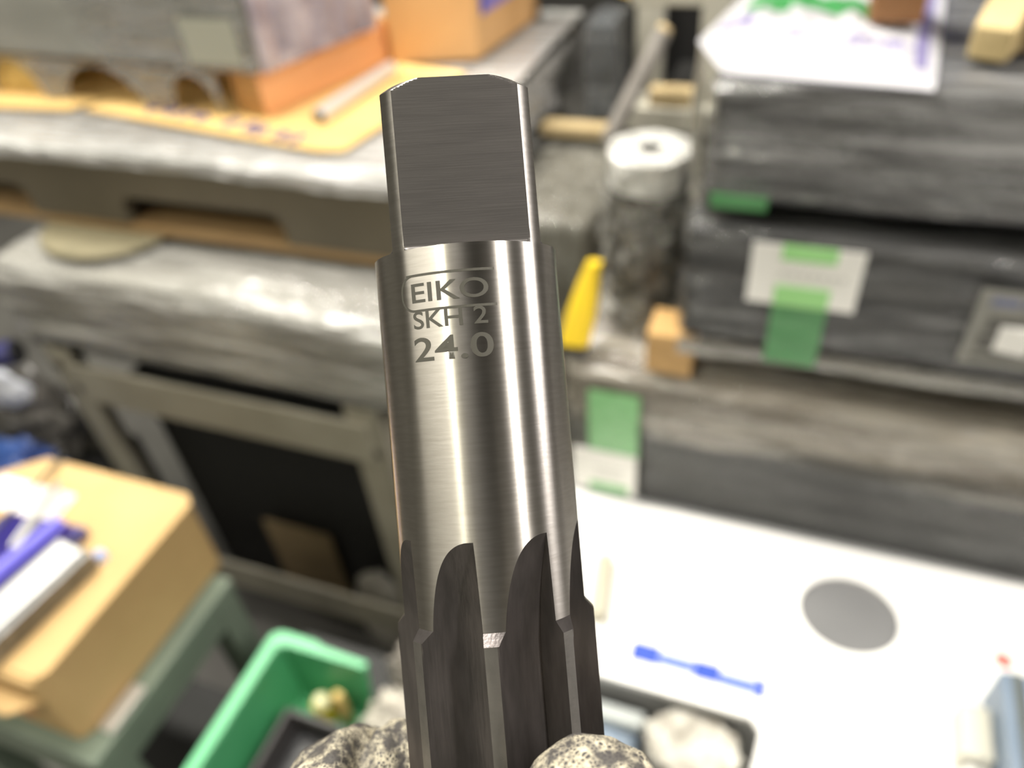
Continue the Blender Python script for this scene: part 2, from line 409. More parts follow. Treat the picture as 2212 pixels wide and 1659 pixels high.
# cardboard sheets and what lies on them
t = Thing('cardboard_sheet', 'long yellow cardboard sheet with smudged navy lettering under the plywood beam', 'cardboard', (-0.85, 1.05, 1.113))
t.part('sheet', P([(-1.135, 0.938), (-0.80, 0.885), (-0.640, 0.862), (-0.60, 0.868), (-0.545, 1.18), (-1.05, 1.30)], 1.1135, 1.1165, 0.001), sheet_card)
for i, (x, y) in enumerate(((-1.005, 0.957), (-0.965, 0.951), (-0.93, 0.945), (-0.895, 0.938), (-0.83, 0.925), (-0.79, 0.918), (-0.765, 0.908), (-0.72, 0.898), (-0.69, 0.893))):
    t.part('smudged_stroke', B(x - 0.016, x + 0.016, y - 0.006, y + 0.006, 1.1166, 1.117, 0, -0.15 + 0.5 * (i % 3)), ink_m)
    t.part('smudged_stroke', B(x - 0.006, x + 0.006, y - 0.018, y + 0.018, 1.1166, 1.1171, 0, 0.3 * (i % 2)), ink_m)
t = Thing('cardboard_sheet', 'short yellow cardboard sheet at the left end of the pallet under the yellow block', 'cardboard', (-1.3, 1.05, 1.113))
t.part('sheet', P([(-1.46, 0.91), (-1.165, 0.932), (-1.12, 1.02), (-1.12, 1.3), (-1.46, 1.3)], 1.1135, 1.1165, 0.001), sheet_card)

t = Thing('wood_block', 'yellowish sawn wood block under the left end of the grey block', 'wood block', (-1.33, 1.05, 1.117))
t.part('block', B(-1.42, -1.262, 0.985, 1.16, 1.117, 1.181, 0.004), yellow_wood)
t.part('end_grain', B(-1.2615, -1.2555, 0.989, 1.156, 1.120, 1.178, 0.002), mat('end_grain', (0.42, 0.29, 0.06), 0.6, base2=(0.34, 0.22, 0.05), nscale=(40, 40, 40)))

t = Thing('plywood_beam', 'orange laminated plywood beam lying under the mauve film side', 'beam', (-0.78, 1.07, 1.117))
def beam_pts(a0, a1):   # across 0..1 from the right face, whole length
    d = V((0.28, 0.96)); n = V((-0.96, 0.28)); c = V((-0.781, 0.952))
    return [tuple(c + n * a0), tuple(c + n * a1), tuple(c + n * a1 + d * 0.30), tuple(c + n * a0 + d * 0.30)]
for k in range(5):
    z0 = 1.1175 + k * 0.0133
    t.part('ply', P(beam_pts(0.001, 0.066), z0, z0 + 0.0118, 0.0), ply_edge)
    if k < 4: t.part('glue_line', P(beam_pts(0.0015, 0.0655), z0 + 0.0118, z0 + 0.0133, 0.0), ply_dark)
t.part('face_veneer', P(beam_pts(-0.0016, 0.0009), 1.1175, 1.184, 0.0), ply_side)

t = Thing('wrapped_block', 'big grey block with a mauve film side and pale tape patch resting on wood', 'block', (-1.1, 1.15, 1.184))
fp = [(-0.766, 0.948), (-0.697, 1.18), (-1.45, 1.22), (-1.50, 0.985)]
t.part('plate', P(fp, 1.186, 1.62, 0.006), block_load)
d = V((0.094, 0.322)).normalized(); nn = V((d.y, -d.x))
fq = [V(fp[0]) + nn * 0.0015 - d * 0.004, V(fp[1]) + nn * 0.0015, V(fp[1]) + nn * 0.006, V(fp[0]) + nn * 0.006 - d * 0.004]
def mauve(u, v):
    p = V(fp[0]) + (V(fp[1]) - V(fp[0])) * u + nn * (0.003 + 0.012 * abs(noise.noise((u * 5, v * 2.2, 3.1))))
    return (p.x, p.y, 1.186 + 0.434 * v)
t.part('side_film', sheet(mauve, 40, 24, 0.0008), mauve_film, smooth=60, label='crinkled mauve film')
def frontfilm(u, v):
    x = -0.764 - 0.70 * u; y = 0.944 + 0.037 * u / 0.7 - 0.003 - 0.005 * abs(noise.noise((x * 6, v * 14, 7.7)))
    return (x, y, 1.188 + 0.43 * v)
t.part('front_film', sheet(frontfilm, 60, 34, 0.0008), film('thin_film', (0.42, 0.41, 0.39), 0.10, 0.55, sx=(6, 6, 30)), smooth=60)
t.part('tape_patch', P([(-0.785, 0.9385), (-0.885, 0.9435), (-0.885, 0.9445), (-0.785, 0.9395)], 1.198, 1.262, 0), mat('pale_tape', (0.42, 0.42, 0.35), 0.5), label='pale grey-green tape patch')
# torn film skirt with arches under the block
def skirt2(u, v):
    x = -0.852 - 0.58 * u; y = 0.946 + 0.03 * u - 0.006 * noise.noise((x * 14, 0, v * 2))
    zb = 1.186
    k = 1.0
    for xc, wd in ((-0.905, 0.045), (-1.10, 0.085), (-1.30, 0.06)):
        q = abs(x - xc) / wd
        if q < 1: k = min(k, 1 - math.sqrt(1 - q * q))
    return (x, y, zb - v * (0.060 * k + 0.006))
t.part('film_skirt', sheet(skirt2, 180, 8, 0.0008), film('skirt_film', (0.30, 0.28, 0.25), 0.4, 0.9), smooth=60)

t = Thing('round_bar', 'short bright round steel bar lying on the yellow cardboard sheet', 'bar', (-0.66, 1.05, 1.117))
t.part('bar', tube(new_bm(), (-0.682, 0.945, 1.129), (-0.665, 1.150, 1.129), 0.0115, n=24), mat('chrome_bar', (0.82, 0.81, 0.80), 0.35, metal=0.5), smooth=40)
t.part('end_face', tube(new_bm(), (-0.6823, 0.942, 1.129), (-0.682, 0.945, 1.129), 0.0095, 0.0112, n=24), grey_metal, smooth=20)

t = Thing('carton', 'orange-brown cardboard carton with a blue and red logo behind the round bar', 'carton', (-0.64, 1.35, 1.113))
cf = [(-0.693, 1.205), (-0.548, 1.250), (-0.522, 1.50), (-0.68, 1.51)]
t.part('body', P(cf, 1.1135, 1.36, 0.003), orange_card)
t.part('tape', P([(-0.64, 1.225), (-0.60, 1.2375), (-0.60, 1.5), (-0.64, 1.5)], 1.3601, 1.3606), pale_wood)
d = (V(cf[2]) - V(cf[1])).normalized(); nn = V((d.y, -d.x))
def logo(a0, a1, z0, z1, m, nm, k=0.0005):
    c = V(cf[1]); q = [c + d * a0 + nn * 0.0001, c + d * a1 + nn * 0.0001, c + d * a1 + nn * k, c + d * a0 + nn * k]
    t.part(nm, P([tuple(x) for x in q], z0, z1), m)
logo(0.02, 0.20, 1.178, 1.30, print_violet, 'logo_panel', 0.0004)
logo(0.055, 0.19, 1.205, 1.225, print_pink, 'logo_stripe', 0.0007)
logo(0.055, 0.13, 1.24, 1.29, print_pink, 'logo_stripe', 0.0007)
logo(0.02, 0.034, 1.178, 1.30, print_blue, 'logo_edge', 0.0007)

# ------------------------------------------------------------------ things between bench and right stack
t = Thing('wrapped_rear_crate', 'dark olive crate under loose film between the workbench and the black blocks', 'crate', (-0.27, 1.1, 0))
t.part('crate', B(-0.425, -0.275, 0.96, 1.28, 0.0, 0.985, 0.006), mat('olive_crate', (0.10, 0.09, 0.065), 0.6, base2=(0.17, 0.155, 0.12), nscale=(16, 5, 4)))
t.part('stretch_film', shell(-0.432, -0.270, 0.950, 1.288, 0.55, 0.992, 0.02, 0.014, 0.007, (26, 20, 5), 4.0), film('grey_loose_film', (0.38, 0.37, 0.33), 0.15, 0.7, sx=(40, 40, 6), bs=(60, 60, 10)), smooth=60)
t = Thing('tan_plank', 'short tan plank on top of the rear crate left of the shiny cylinder', 'plank', (-0.37, 1.2, 0.998))
t.part('plank', B(-0.428, -0.312, 1.20, 1.235, 1.008, 1.026, 0.002), tan_wood)
t = Thing('dark_box', 'small dark grey box wrapped in film behind the tan plank', 'box', (-0.31, 1.34, 0))
t.part('box', B(-0.372, -0.325, 1.30, 1.40, 0.0, 1.16, 0.004), mat('charcoal', (0.05, 0.055, 0.06), 0.5))
t.part('stretch_film', shell(-0.376, -0.321, 1.296, 1.404, 0.9, 1.163, 0.008, 0.012, 0.004, (20, 20, 20), 9.0), film('thin_dark_film', (0.3, 0.31, 0.32), 0.08, 0.4), smooth=60)
# steel rack with dark opening
t = Thing('storage_rack', 'beige steel rack with a square black opening behind the stacks', 'rack', (-0.2, 1.6, 0))
t.part('post', B(-0.185, -0.142, 1.30, 1.33, 0, 1.55, 0.003), rack_paint)
t.part('post', B(-0.315, -0.268, 1.42, 1.45, 0, 1.55, 0.003), rack_paint)
t.part('post', B(0.45, 0.50, 1.30, 1.33, 0, 1.55, 0.003), rack_paint)
t.part('upper_rail', B(-0.30, 0.50, 1.305, 1.335, 1.188, 1.235, 0.003), rack_paint)
t.part('lower_rail', B(-0.31, 0.50, 1.265, 1.335, 1.00, 1.04, 0.003), rack_paint)
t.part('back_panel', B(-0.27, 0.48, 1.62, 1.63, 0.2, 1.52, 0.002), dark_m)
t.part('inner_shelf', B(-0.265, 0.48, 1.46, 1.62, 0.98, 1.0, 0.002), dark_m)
t = Thing('pale_plank', 'pale plank lying along the front of the rack opening', 'plank', (-0.2, 1.3, 1.04))
t.part('plank', B(-0.258, -0.187, 1.270, 1.303, 1.0415, 1.068, 0.002), tan_wood)
t = Thing('wrapped_tube', 'slanting film-wrapped tube with a tan end in front of the black opening', 'tube', (-0.26, 1.22, 0.99))
t.part('tube', tube(new_bm(), (-0.300, 1.17, 1.02), (-0.236, 1.255, 1.165), 0.014, n=20), mat('tube_grey', (0.26, 0.24, 0.22), 0.35, base2=(0.18, 0.165, 0.15), nscale=(30, 30, 30)), smooth=40)
t.part('end_plug', tube(new_bm(), (-0.236, 1.255, 1.165), (-0.232, 1.260, 1.172), 0.0135, 0.010, n=20), tan_wood, smooth=40)
t = Thing('yellow_plank', 'long yellowish plank crossing behind the pallet at the top edge', 'plank', (-0.33, 1.6, 0))
bm = B(-0.03, 0.03, -0.30, 0.30, 0, 0.04, 0.003)
for v in bm.verts: v.co = Matrix.Rotation(math.radians(-38), 3, 'Z') @ v.co + V((-0.20, 1.84, 1.122))
t.part('plank', bm, yellow_wood)
t.part('support', B(-0.42, -0.15, 1.66, 1.98, 0, 1.121, 0.004), dark_m)
t.part('ring', lathe(new_bm(), (-0.36, 1.72), [(0.02, 1.1225), (0.045, 1.1225), (0.045, 1.135), (0.02, 1.135)], 32), black_pl, smooth=30)

# ------------------------------------------------------------------ right table and stacks
t = Thing('steel_table', 'low grey steel table under the right-hand stacks and white sheet', 'table', (0.35, 0.8, 0))
t.part('table_top', B(-0.25, 1.05, 0.445, 1.22, 0.66, 0.70, 0.003), grey_steel)
for x in (-0.245, 1.0):
    for y in (0.45, 1.17): t.part('leg', B(x, x + 0.045, y, y + 0.045, 0, 0.66, 0.002), grey_steel)
t.part('front_rail', B(-0.2, 1.0, 0.447, 0.452, 0.58, 0.66, 0.001), grey_steel)

t = Thing('film_wrapped_stack', 'brown boards and black slab under dusty film behind the white sheet', 'stack', (0.35, 0.95, 0.70))
t.part('black_slab', B(-0.135, 1.0, 0.716, 1.10, 0.701, 0.832, 0.003), black_board)
t.part('grey_slab', B(-0.235, -0.137, 0.725, 1.10, 0.701, 0.832, 0.003), grey_load)
t.part('boards', B(-0.235, 1.0, 0.727, 1.10, 0.833, 0.925, 0.006), brown_load)
def wr(p):
    if p.z < 0.86 and p.y < 0.76: p.z += 0.018 * noise.noise((p.x * 5, 0, 3)) - 0.012 * p.x
    return p
t.part('stretch_film', shell(-0.245, 1.01, 0.712, 1.105, 0.815, 0.934, 0.03, 0.011, 0.004, (4, 22, 26), 2.0, warp=wr), brown_film, smooth=60)
t.part('slab_film', shell(-0.242, 1.005, 0.712, 1.104, 0.7055, 0.85, 0.006, 0.014, 0.002, (4, 30, 30), 3.0), film('thin_slab_film', (0.22, 0.22, 0.22), 0.05, 0.38, rough=0.3), smooth=60)
def tp(u, v):
    return (-0.205 + 0.066 * u, 0.7015 - 0.003 * math.sin(v * 3.1), 0.905 - 0.112 * v)
t.part('green_tape', sheet(tp, 6, 26, 0.0006), green_tape, smooth=60)
t.part('paper_label', B(-0.228, -0.140, 0.6985, 0.6993, 0.722, 0.800, 0), paper, label='white paper label under green tape')
t.part('tape_end', B(-0.205, -0.150, 0.6978, 0.6987, 0.722, 0.738, 0), green_tape)
for k in range(3): t.part('smudged_line', B(-0.196, -0.158, 0.6979, 0.6987, 0.748 + k * 0.009, 0.752 + k * 0.009), print_faint)

t = Thing('olive_box', 'olive film-wrapped box behind the wrapped cylinder on the dusty stack', 'box', (-0.17, 1.0, 0.936))
t.part('body', B(-0.235, -0.105, 0.93, 1.09, 0.9395, 1.00, 0.004), olive_m)
t.part('stretch_film', shell(-0.238, -0.102, 0.926, 1.094, 0.9385, 1.004, 0.008, 0.010, 0.004, (24, 24, 24), 14.0), crumple_film, smooth=60)
t = Thing('plywood_spacer', 'layered plywood spacer under the left end of the lower black block', 'spacer', (-0.108, 0.74, 0.94))
for k in range(3):
    z0 = 0.9395 + k * 0.0195
    t.part('ply', B(-0.137, -0.083, 0.714, 0.768, z0, z0 + 0.0185, 0.0015), mat('spacer_wood', (0.60, 0.37, 0.15), 0.6, base2=(0.50, 0.30, 0.11), nscale=(30, 30, 60)))
    if k < 2: t.part('glue_line', B(-0.1362, -0.0838, 0.715, 0.767, z0 + 0.0185, z0 + 0.0195), ply_dark)
t = Thing('plywood_spacer', 'plywood spacer under the far right end of the lower black block', 'spacer', (0.6, 0.85, 0.94))
t.part('block', B(0.57, 0.63, 0.74, 1.05, 0.9405, 0.996, 0.002), ply_edge)

t = Thing('black_block', 'lower black film-wrapped block with green tape over a white label', 'block', (0.3, 0.9, 0.998))
t.part('slab', B(-0.098, 0.75, 0.716, 1.08, 1.0045, 1.138, 0.004), black_board)
t.part('stretch_film', shell(-0.104, 0.755, 0.711, 1.085, 1.0025, 1.143, 0.010, 0.011, 0.0022, (3.5, 26, 30), 5.0), dark_film, smooth=60)
def fringe(u, v):
    x = -0.10 + 0.85 * u
    return (x, 0.7095 - 0.003 * abs(noise.noise((x * 22, v, 0))), 1.004 - v * (0.020 + 0.012 * noise.noise((x * 6, 0, 8))))
t.part('film_fringe', sheet(fringe, 90, 5, 0.0006), film('grey_fringe', (0.36, 0.34, 0.30), 0.35, 0.8), smooth=60)
t.part('green_tape', B(-0.0045, 0.0495, 0.7055, 0.7063, 0.990, 1.068, 0), green_tape_thin, label='green tape stuck to the black film')
def curl(u, v):
    x = -0.032 + 0.106 * u; z = 1.0690 + 0.0705 * v
    return (x, 0.7035 - 0.004 * (v - 0.5) ** 2 * 4 * 0.3, z)
t.part('paper_label', sheet(curl, 4, 8, 0.0006), paper)
t.part('tape_upper', B(-0.003, 0.0485, 0.7012, 0.7022, 1.1225, 1.1395, 0), green_tape_pale, label='pale green tape across the top of the label')
t.part('tape_lower', B(-0.0045, 0.0485, 0.7012, 0.7022, 1.0685, 1.0920, 0), green_tape_pale, label='pale green tape across the foot of the label')
for k in range(7): t.part('smudged_stroke', B(-0.002 + k * 0.0095, 0.0045 + k * 0.0095, 0.7014, 0.7022, 1.104, 1.109), print_faint)
t.part('grey_label', B(0.179, 0.300, 0.7055, 0.7065, 1.025, 1.113, 0), grey_paper, label='grey printed label at the right frame edge')
for a in ((0.193, 0.232, 1.066, 1.084), (0.236, 0.29, 1.066, 1.084), (0.190, 0.228, 1.046, 1.062), (0.232, 0.29, 1.046, 1.062), (0.188, 0.295, 1.034, 1.039)):
    t.part('print_block', B(a[0], a[1], 0.7045, 0.7054, a[2], a[3]), print_grey)
for a, b in ((0.19, 0.213), (0.217, 0.24)): t.part('heading_print', B(a, b, 0.7045, 0.7054, 1.096, 1.105), print_dull_blue)
t.part('white_spot', P([(0.219 + 0.014 * math.cos(a * 0.5236), 0.7) for a in (0,)] + [(0.205, 0.7035), (0.235, 0.7035), (0.235, 0.7044), (0.205, 0.7044)][1:], 1.045, 1.075), paper)

t = Thing('black_block', 'upper black film-wrapped block carrying the printed plastic bag', 'block', (0.3, 0.95, 1.146))
t.part('slab', B(-0.084, 0.78, 0.729, 1.08, 1.169, 1.283, 0.004), black_board)
t.part('stretch_film', shell(-0.090, 0.785, 0.723, 1.085, 1.166, 1.288, 0.012, 0.011, 0.003, (3.2, 22, 26), 6.0), film('grey_smoky_film', (0.36, 0.355, 0.355), 0.2, 0.95, rough=0.26, tint2=(0.19, 0.19, 0.19)), smooth=60)
def lf(u, v):
    return (-0.094 - 0.018 * u - 0.006 * math.sin(v * 3) * u, 0.722 + 0.09 * u + 0.010 * math.sin(u * 17 + v * 2), 1.287 - 0.125 * v)
t.part('loose_film', sheet(lf, 30, 12, 0.0006), film('beige_film', (0.50, 0.48, 0.42), 0.45, 0.9, sx=(50, 50, 8), bs=(60, 60, 10)), smooth=60)
t.part('green_tape', B(-0.080, -0.025, 0.7175, 0.7200, 1.164, 1.178, 0), green_tape_thin)
for nm, x in (('left', 0.10), ('right', 0.66)):
    t = Thing('dark_batten', 'dark batten in the gap between the two black blocks, %s one' % nm, 'batten', (x, 0.9, 1.146))
    t.part('batten', B(x, x + 0.05, 0.76, 1.05, 1.1475, 1.1645, 0.002), dark_m)

# printed plastic bag
t = Thing('plastic_bag', 'white plastic bag with green and violet print lying on the upper black block', 'bag', (-0.005, 0.87, 1.287))
bm = new_bm(); nx, ny = 70, 84
def bagp(u, v):
    xl = -0.082 - 0.036 * min(1, v / 0.3) + 0.03 * max(0, v - 0.3) / 0.7
    xr = 0.094 + 0.022 * v
    x = xl + (xr - xl) * u; y = 0.730 + 0.28 * v - 0.008 * u * (1 - v)
    e = min(1, 6 * min(u, 1 - u)) * min(1, 6 * min(v, 1 - v))
    z = 1.2925 + 0.010 * e + 0.008 * e * noise.noise((x * 22, y * 16, 1)) + 0.006 * e * noise.noise((x * 60, y * 40, 4))
    if y < 0.73: z -= (0.73 - y) * 0.6
    return V((x, y, z))
vs = [[bm.verts.new(bagp(i / nx, j / ny)) for j in range(ny + 1)] for i in range(nx + 1)]
for i in range(nx):
    for j in range(ny):
        f = bm.faces.new((vs[i][j], vs[i + 1][j], vs[i + 1][j + 1], vs[i][j + 1]))
        u, v = (i + .5) / nx, (j + .5) / ny
        k = 0
        if abs(v - (0.88 - 0.48 * u)) < 0.085 and 0.08 < u < 0.72: k = 1
        if 0.84 < u < 0.925 and 0.66 < v < 0.80: k = 1
        if 0.10 < u < 0.32 and 0.60 < v < 0.68: k = 1
        if 0.9 < u < 0.955 and 0.10 < v: k = 2
        if 0.05 < u < 0.2 and 0.36 < v < 0.48: k = 2
        if 0.90 > u > 0.35 and abs(v - (0.30 - 0.13 * (u - 0.35) + 0.02 * math.sin(u * 21))) < 0.015: k = 2
        if 0.62 < u < 0.85 and 0.19 < v < 0.24 and (i % 4) < 3: k = 2
        f.material_index = k
bmesh.ops.solidify(bm, geom=bm.faces[:], thickness=0.0007)
t.part('bag', bm, [bag_white, bag_green, bag_violet], smooth=60)

t = Thing('wood_block', 'dark red-brown wood block standing on the printed plastic bag', 'wood block', (0.06, 0.87, 1.30))
t.part('block', B(0.036, 0.083, 0.836, 0.90, 1.306, 1.350, 0.003), mat('brown_wood', (0.30, 0.145, 0.055), 0.6, base2=(0.24, 0.11, 0.04), nscale=(20, 20, 60)))
t.part('upper_block', P([(0.034, 0.832), (0.075, 0.832), (0.088, 0.85), (0.085, 0.90), (0.034, 0.90)], 1.3502, 1.42, 0.002), red_wood)
t = Thing('pale_wood_wedge', 'pale cut wood wedge right of the plastic bag on the black block', 'wedge', (0.13, 0.81, 1.287))
bm = P([(0.119, 0.785), (0.148, 0.772), (0.185, 0.86), (0.150, 0.88)], 1.2945, 1.322, 0.002)
for v in bm.verts:
    if v.co.z > 1.3 and v.co.y > 0.82: v.co.z += 0.05
t.part('wedge', bm, pale_wood)
t = Thing('pale_wood_wedge', 'weathered wood piece at the top right corner of the photo', 'wedge', (0.2, 0.83, 1.287))
bm = P([(0.162, 0.80), (0.215, 0.79), (0.235, 0.93), (0.192, 0.93)], 1.2945, 1.335, 0.003)
t.part('piece', bm, mat('weathered_wood', (0.40, 0.31, 0.19), 0.6, base2=(0.24, 0.18, 0.11), nscale=(40, 12, 40)))
t = Thing('blue_box', 'dark blue plastic box behind the pale wood wedge', 'box', (0.18, 1.08, 1.287))
bm = B(0.13, 0.30, 1.00, 1.08, 1.2945, 1.37, 0.006)
t.part('body', bm, mat('dark_blue_plastic', (0.03, 0.07, 0.24), 0.4))
t.part('lid', B(0.126, 0.304, 0.996, 1.084, 1.3705, 1.385, 0.004), navy)

# shiny wrapped cylinder and yellow handle
t = Thing('wrapped_cylinder', 'dark steel cylinder in crumpled clear film with a shiny top', 'cylinder', (-0.165, 0.835, 0.94))
t.part('body', lathe(new_bm(), (-0.165, 0.835), [(0.046, 0.9395), (0.047, 0.945), (0.047, 1.160), (0.043, 1.166), (0.012, 1.166), (0.009, 1.160)], 48), mat('oily_dark_steel', (0.12, 0.115, 0.10), 0.35, metal=0.7, base2=(0.05, 0.045, 0.04), nscale=(30, 30, 12)), smooth=35)
t.part('bore', lathe(new_bm(), (-0.165, 0.835), [(0.0095, 1.150), (0.0095, 1.1665), (0.007, 1.1668)], 24), dark_m)
bm = new_bm(); ns, nz = 90, 40; rr = []
for j in range(nz + 1):
    z = 0.9400 + 0.190 * j / nz
    row = []
    for i in range(ns):
        a = 2 * math.pi * i / ns
        s = V((math.cos(a) * 1.6, math.sin(a) * 1.6, z * 22))
        r = 0.0495 + 0.014 * abs(noise.noise(s * 1.3)) + 0.007 * abs(noise.noise(s * 3.1)) + 0.010 * max(0, 0.985 - z) / 0.05
        row.append(bm.verts.new((-0.165 + r * math.cos(a), 0.835 + r * math.sin(a), z)))
    rr.append(row)
for a, b in zip(rr, rr[1:]):
    for i in range(ns): bm.faces.new((a[i], a[(i + 1) % ns], b[(i + 1) % ns], b[i]))
t.part('crumpled_film', bm, crumple_film, smooth=80)
def cap(u, v):
    a = 2 * math.pi * u; r = 0.013 + 0.035 * min(1, v / 0.55)
    z = 1.1685 + 0.002 * abs(noise.noise((math.cos(a) * 3, math.sin(a) * 3, v * 4))) - 0.040 * max(0, (v - 0.55) / 0.45) ** 1.4
    r += 0.003 * abs(noise.noise((math.cos(a) * 5, math.sin(a) * 5, v * 2)))
    return (-0.165 + r * math.cos(a), 0.835 + r * math.sin(a), z)
t.part('film_cap', sheet(cap, 60, 14, 0.0006), film('bright_film', (0.90, 0.89, 0.85), 0.6, 1.0, rough=0.1, sx=(40, 40, 40), bs=(50, 50, 50)), smooth=80)

t = Thing('yellow_tool', 'yellow plastic tool handle with a black tip beside the wrapped cylinder', 'tool', (-0.222, 0.735, 0.94))
bm = new_bm(); secs = [((-0.229, 0.728, 0.956), 0.019, 0.011), ((-0.2225, 0.740, 0.995), 0.0185, 0.011), ((-0.217, 0.752, 1.03), 0.0135, 0.009), ((-0.2115, 0.760, 1.055), 0.009, 0.007)]
def loft_sections(bm, secs, n=24, p=3.0):
    rings = []
    for c, a, b in secs:
        row = []
        for i in range(n):
            tt = 2 * math.pi * i / n; ct, st = math.cos(tt), math.sin(tt)
            row.append(bm.verts.new((c[0] + a * math.copysign(abs(ct) ** (2 / p), ct), c[1] + b * math.copysign(abs(st) ** (2 / p), st), c[2])))
        rings.append(row)
    for q, r in zip(rings, rings[1:]):
        for i in range(n): bm.faces.new((q[i], q[(i + 1) % n], r[(i + 1) % n], r[i]))
    bm.faces.new(rings[0][::-1]); bm.faces.new(rings[-1]); return bm
t.part('handle', loft_sections(bm, secs), yellow_pl, smooth=50)
t.part('tip', loft_sections(new_bm(), [((-0.224, 0.726, 0.9395), 0.011, 0.008), ((-0.227, 0.727, 0.950), 0.017, 0.010), ((-0.229, 0.728, 0.957), 0.0185, 0.0105)]), black_pl, smooth=50)

# ------------------------------------------------------------------ white sheet and the things in front
t = Thing('white_sheet', 'large bright white board with a round cut-out and blue print on the right table', 'board', (0.3, 0.55, 0.70))
outer = [(-0.236, 0.437), (0.050, 0.437), (0.060, 0.425), (0.058, 0.400), (0.045, 0.30), (0.72, 0.30), (0.72, 0.6975), (-0.236, 0.6975)]
bm = new_bm()
ov = [bm.verts.new((x, y, 0.7015)) for x, y in outer]
hv = [bm.verts.new((0.1425 + 0.0565 * math.cos(a), 0.600 + 0.052 * math.sin(a), 0.7015)) for a in [2 * math.pi * i / 48 for i in range(48)]]
es = [bm.edges.new((ov[i], ov[(i + 1) % len(ov)])) for i in range(len(ov))] + [bm.edges.new((hv[i], hv[(i + 1) % 48])) for i in range(48)]
bmesh.ops.triangle_fill(bm, use_beauty=True, edges=es)
ex = bmesh.ops.extrude_face_region(bm, geom=bm.faces[:])
for g in ex['geom']:
    if isinstance(g, bmesh.types.BMVert): g.co.z += 0.009
t.part('board', bm, white_board_m)
bm = lathe(new_bm(), (0, 0), [(0.0535, 0.7008), (0.0535, 0.7060)], 48)
for v in bm.verts: v.co = V((0.1425 + v.co.x * 1.05, 0.600 + v.co.y * 0.965, v.co.z))
t.part('cutout_backing', bm, mat('dull_grey_plate', (0.155, 0.155, 0.158), 0.45, base2=(0.175, 0.175, 0.178), nscale=(9, 9, 9)), label='grey plate showing in the round cut-out')
for x0, x1, y0, y1, m in ((-0.093, -0.060, 0.466, 0.491, print_blue), (-0.0595, -0.0205, 0.468, 0.486, print_blue_pale), (-0.020, 0.010, 0.465, 0.488, print_blue), (0.0105, 0.0495, 0.464, 0.482, print_blue_pale), (0.050, 0.060, 0.462, 0.486, print_blue)):
    t.part('printed_band', B(x0, x1, y0, y1, 0.7105, 0.7109), m)
t.part('red_mark', P([(0.305 + 0.010 * math.cos(k * 0.7854), 0.588 + 0.010 * math.sin(k * 0.7854)) for k in range(8)], 0.7105, 0.7109), print_red)

t = Thing('low_cart', 'low grey cart in front of the right table holding the white carton', 'cart', (0.2, 0.25, 0))
t.part('deck', B(-0.25, 0.75, 0.04, 0.435, 0.42, 0.45, 0.004), grey_steel)
for x in (-0.24, 0.70):
    for y in (0.05, 0.39): t.part('leg', B(x, x + 0.04, y, y + 0.04, 0, 0.42, 0.002), grey_steel)
t = Thing('white_carton', 'white carton propping the front of the white board', 'carton', (0.35, 0.25, 0.45))
t.part('body', B(0.085, 0.70, 0.10, 0.42, 0.451, 0.7005, 0.004), white_box_m)
t.part('tape', B(0.37, 0.42, 0.099, 0.0995, 0.451, 0.69), pale_wood)

t = Thing('blue_container', 'blue-grey plastic container below the notch of the white board', 'container', (-0.12, 0.36, 0.45))
t.part('body', B(-0.19, -0.066, 0.30, 0.425, 0.451, 0.645, 0.01), steel_blue)
t.part('lid', B(-0.193, -0.063, 0.412, 0.432, 0.6455, 0.664, 0.005), mat('pale_grey_plastic', (0.5, 0.53, 0.52), 0.3))
t = Thing('crumpled_wrap', 'crumpled white plastic wrap hanging below the front edge of the white board', 'plastic wrap', (0.02, 0.38, 0.45))
bm = new_bm(); rr = []; ns = 140
for j in range(31):
    z = 0.451 + 0.236 * j / 30
    row = []
    for i in range(ns):
        a = 2 * math.pi * i / ns
        k = 0.80 + 0.20 * j / 30
        f = 1 + 0.16 * noise.noise((math.cos(a) * 3.4, math.sin(a) * 3.4, z * 5)) + 0.08 * noise.noise((math.cos(a) * 9, math.sin(a) * 9, z * 9))
        row.append(bm.verts.new((-0.004 + 0.054 * k * f * math.cos(a), 0.399 + 0.036 * k * f * math.sin(a), z)))
    rr.append(row)
for a, b in zip(rr, rr[1:]):
    for i in range(ns): bm.faces.new((a[i], a[(i + 1) % ns], b[(i + 1) % ns], b[i]))
bm.faces.new(rr[0][::-1]); bm.faces.new(rr[-1])
t.part('wrap', bm, white_rag, smooth=60)

t = Thing('plastic_roll', 'beige rounded plastic roll on the white board just right of the reamer', 'roll', (-0.15, 0.53, 0.711))
bm = new_bm(); tube(bm, (-0.152, 0.585, 0.722), (-0.140, 0.50, 0.722), 0.0115, n=28)
t.part('body', bm, mat('beige_plastic', (0.42, 0.39, 0.30), 0.45, base2=(0.5, 0.47, 0.38), nscale=(60, 9, 60)), smooth=40)
bm = new_bm(); bmesh.ops.create_uvsphere(bm, u_segments=24, v_segments=14, radius=0.0115)
for v in bm.verts: v.co += V((-0.152, 0.585, 0.722))
t.part('dome', bm, offwhite, smooth=60)

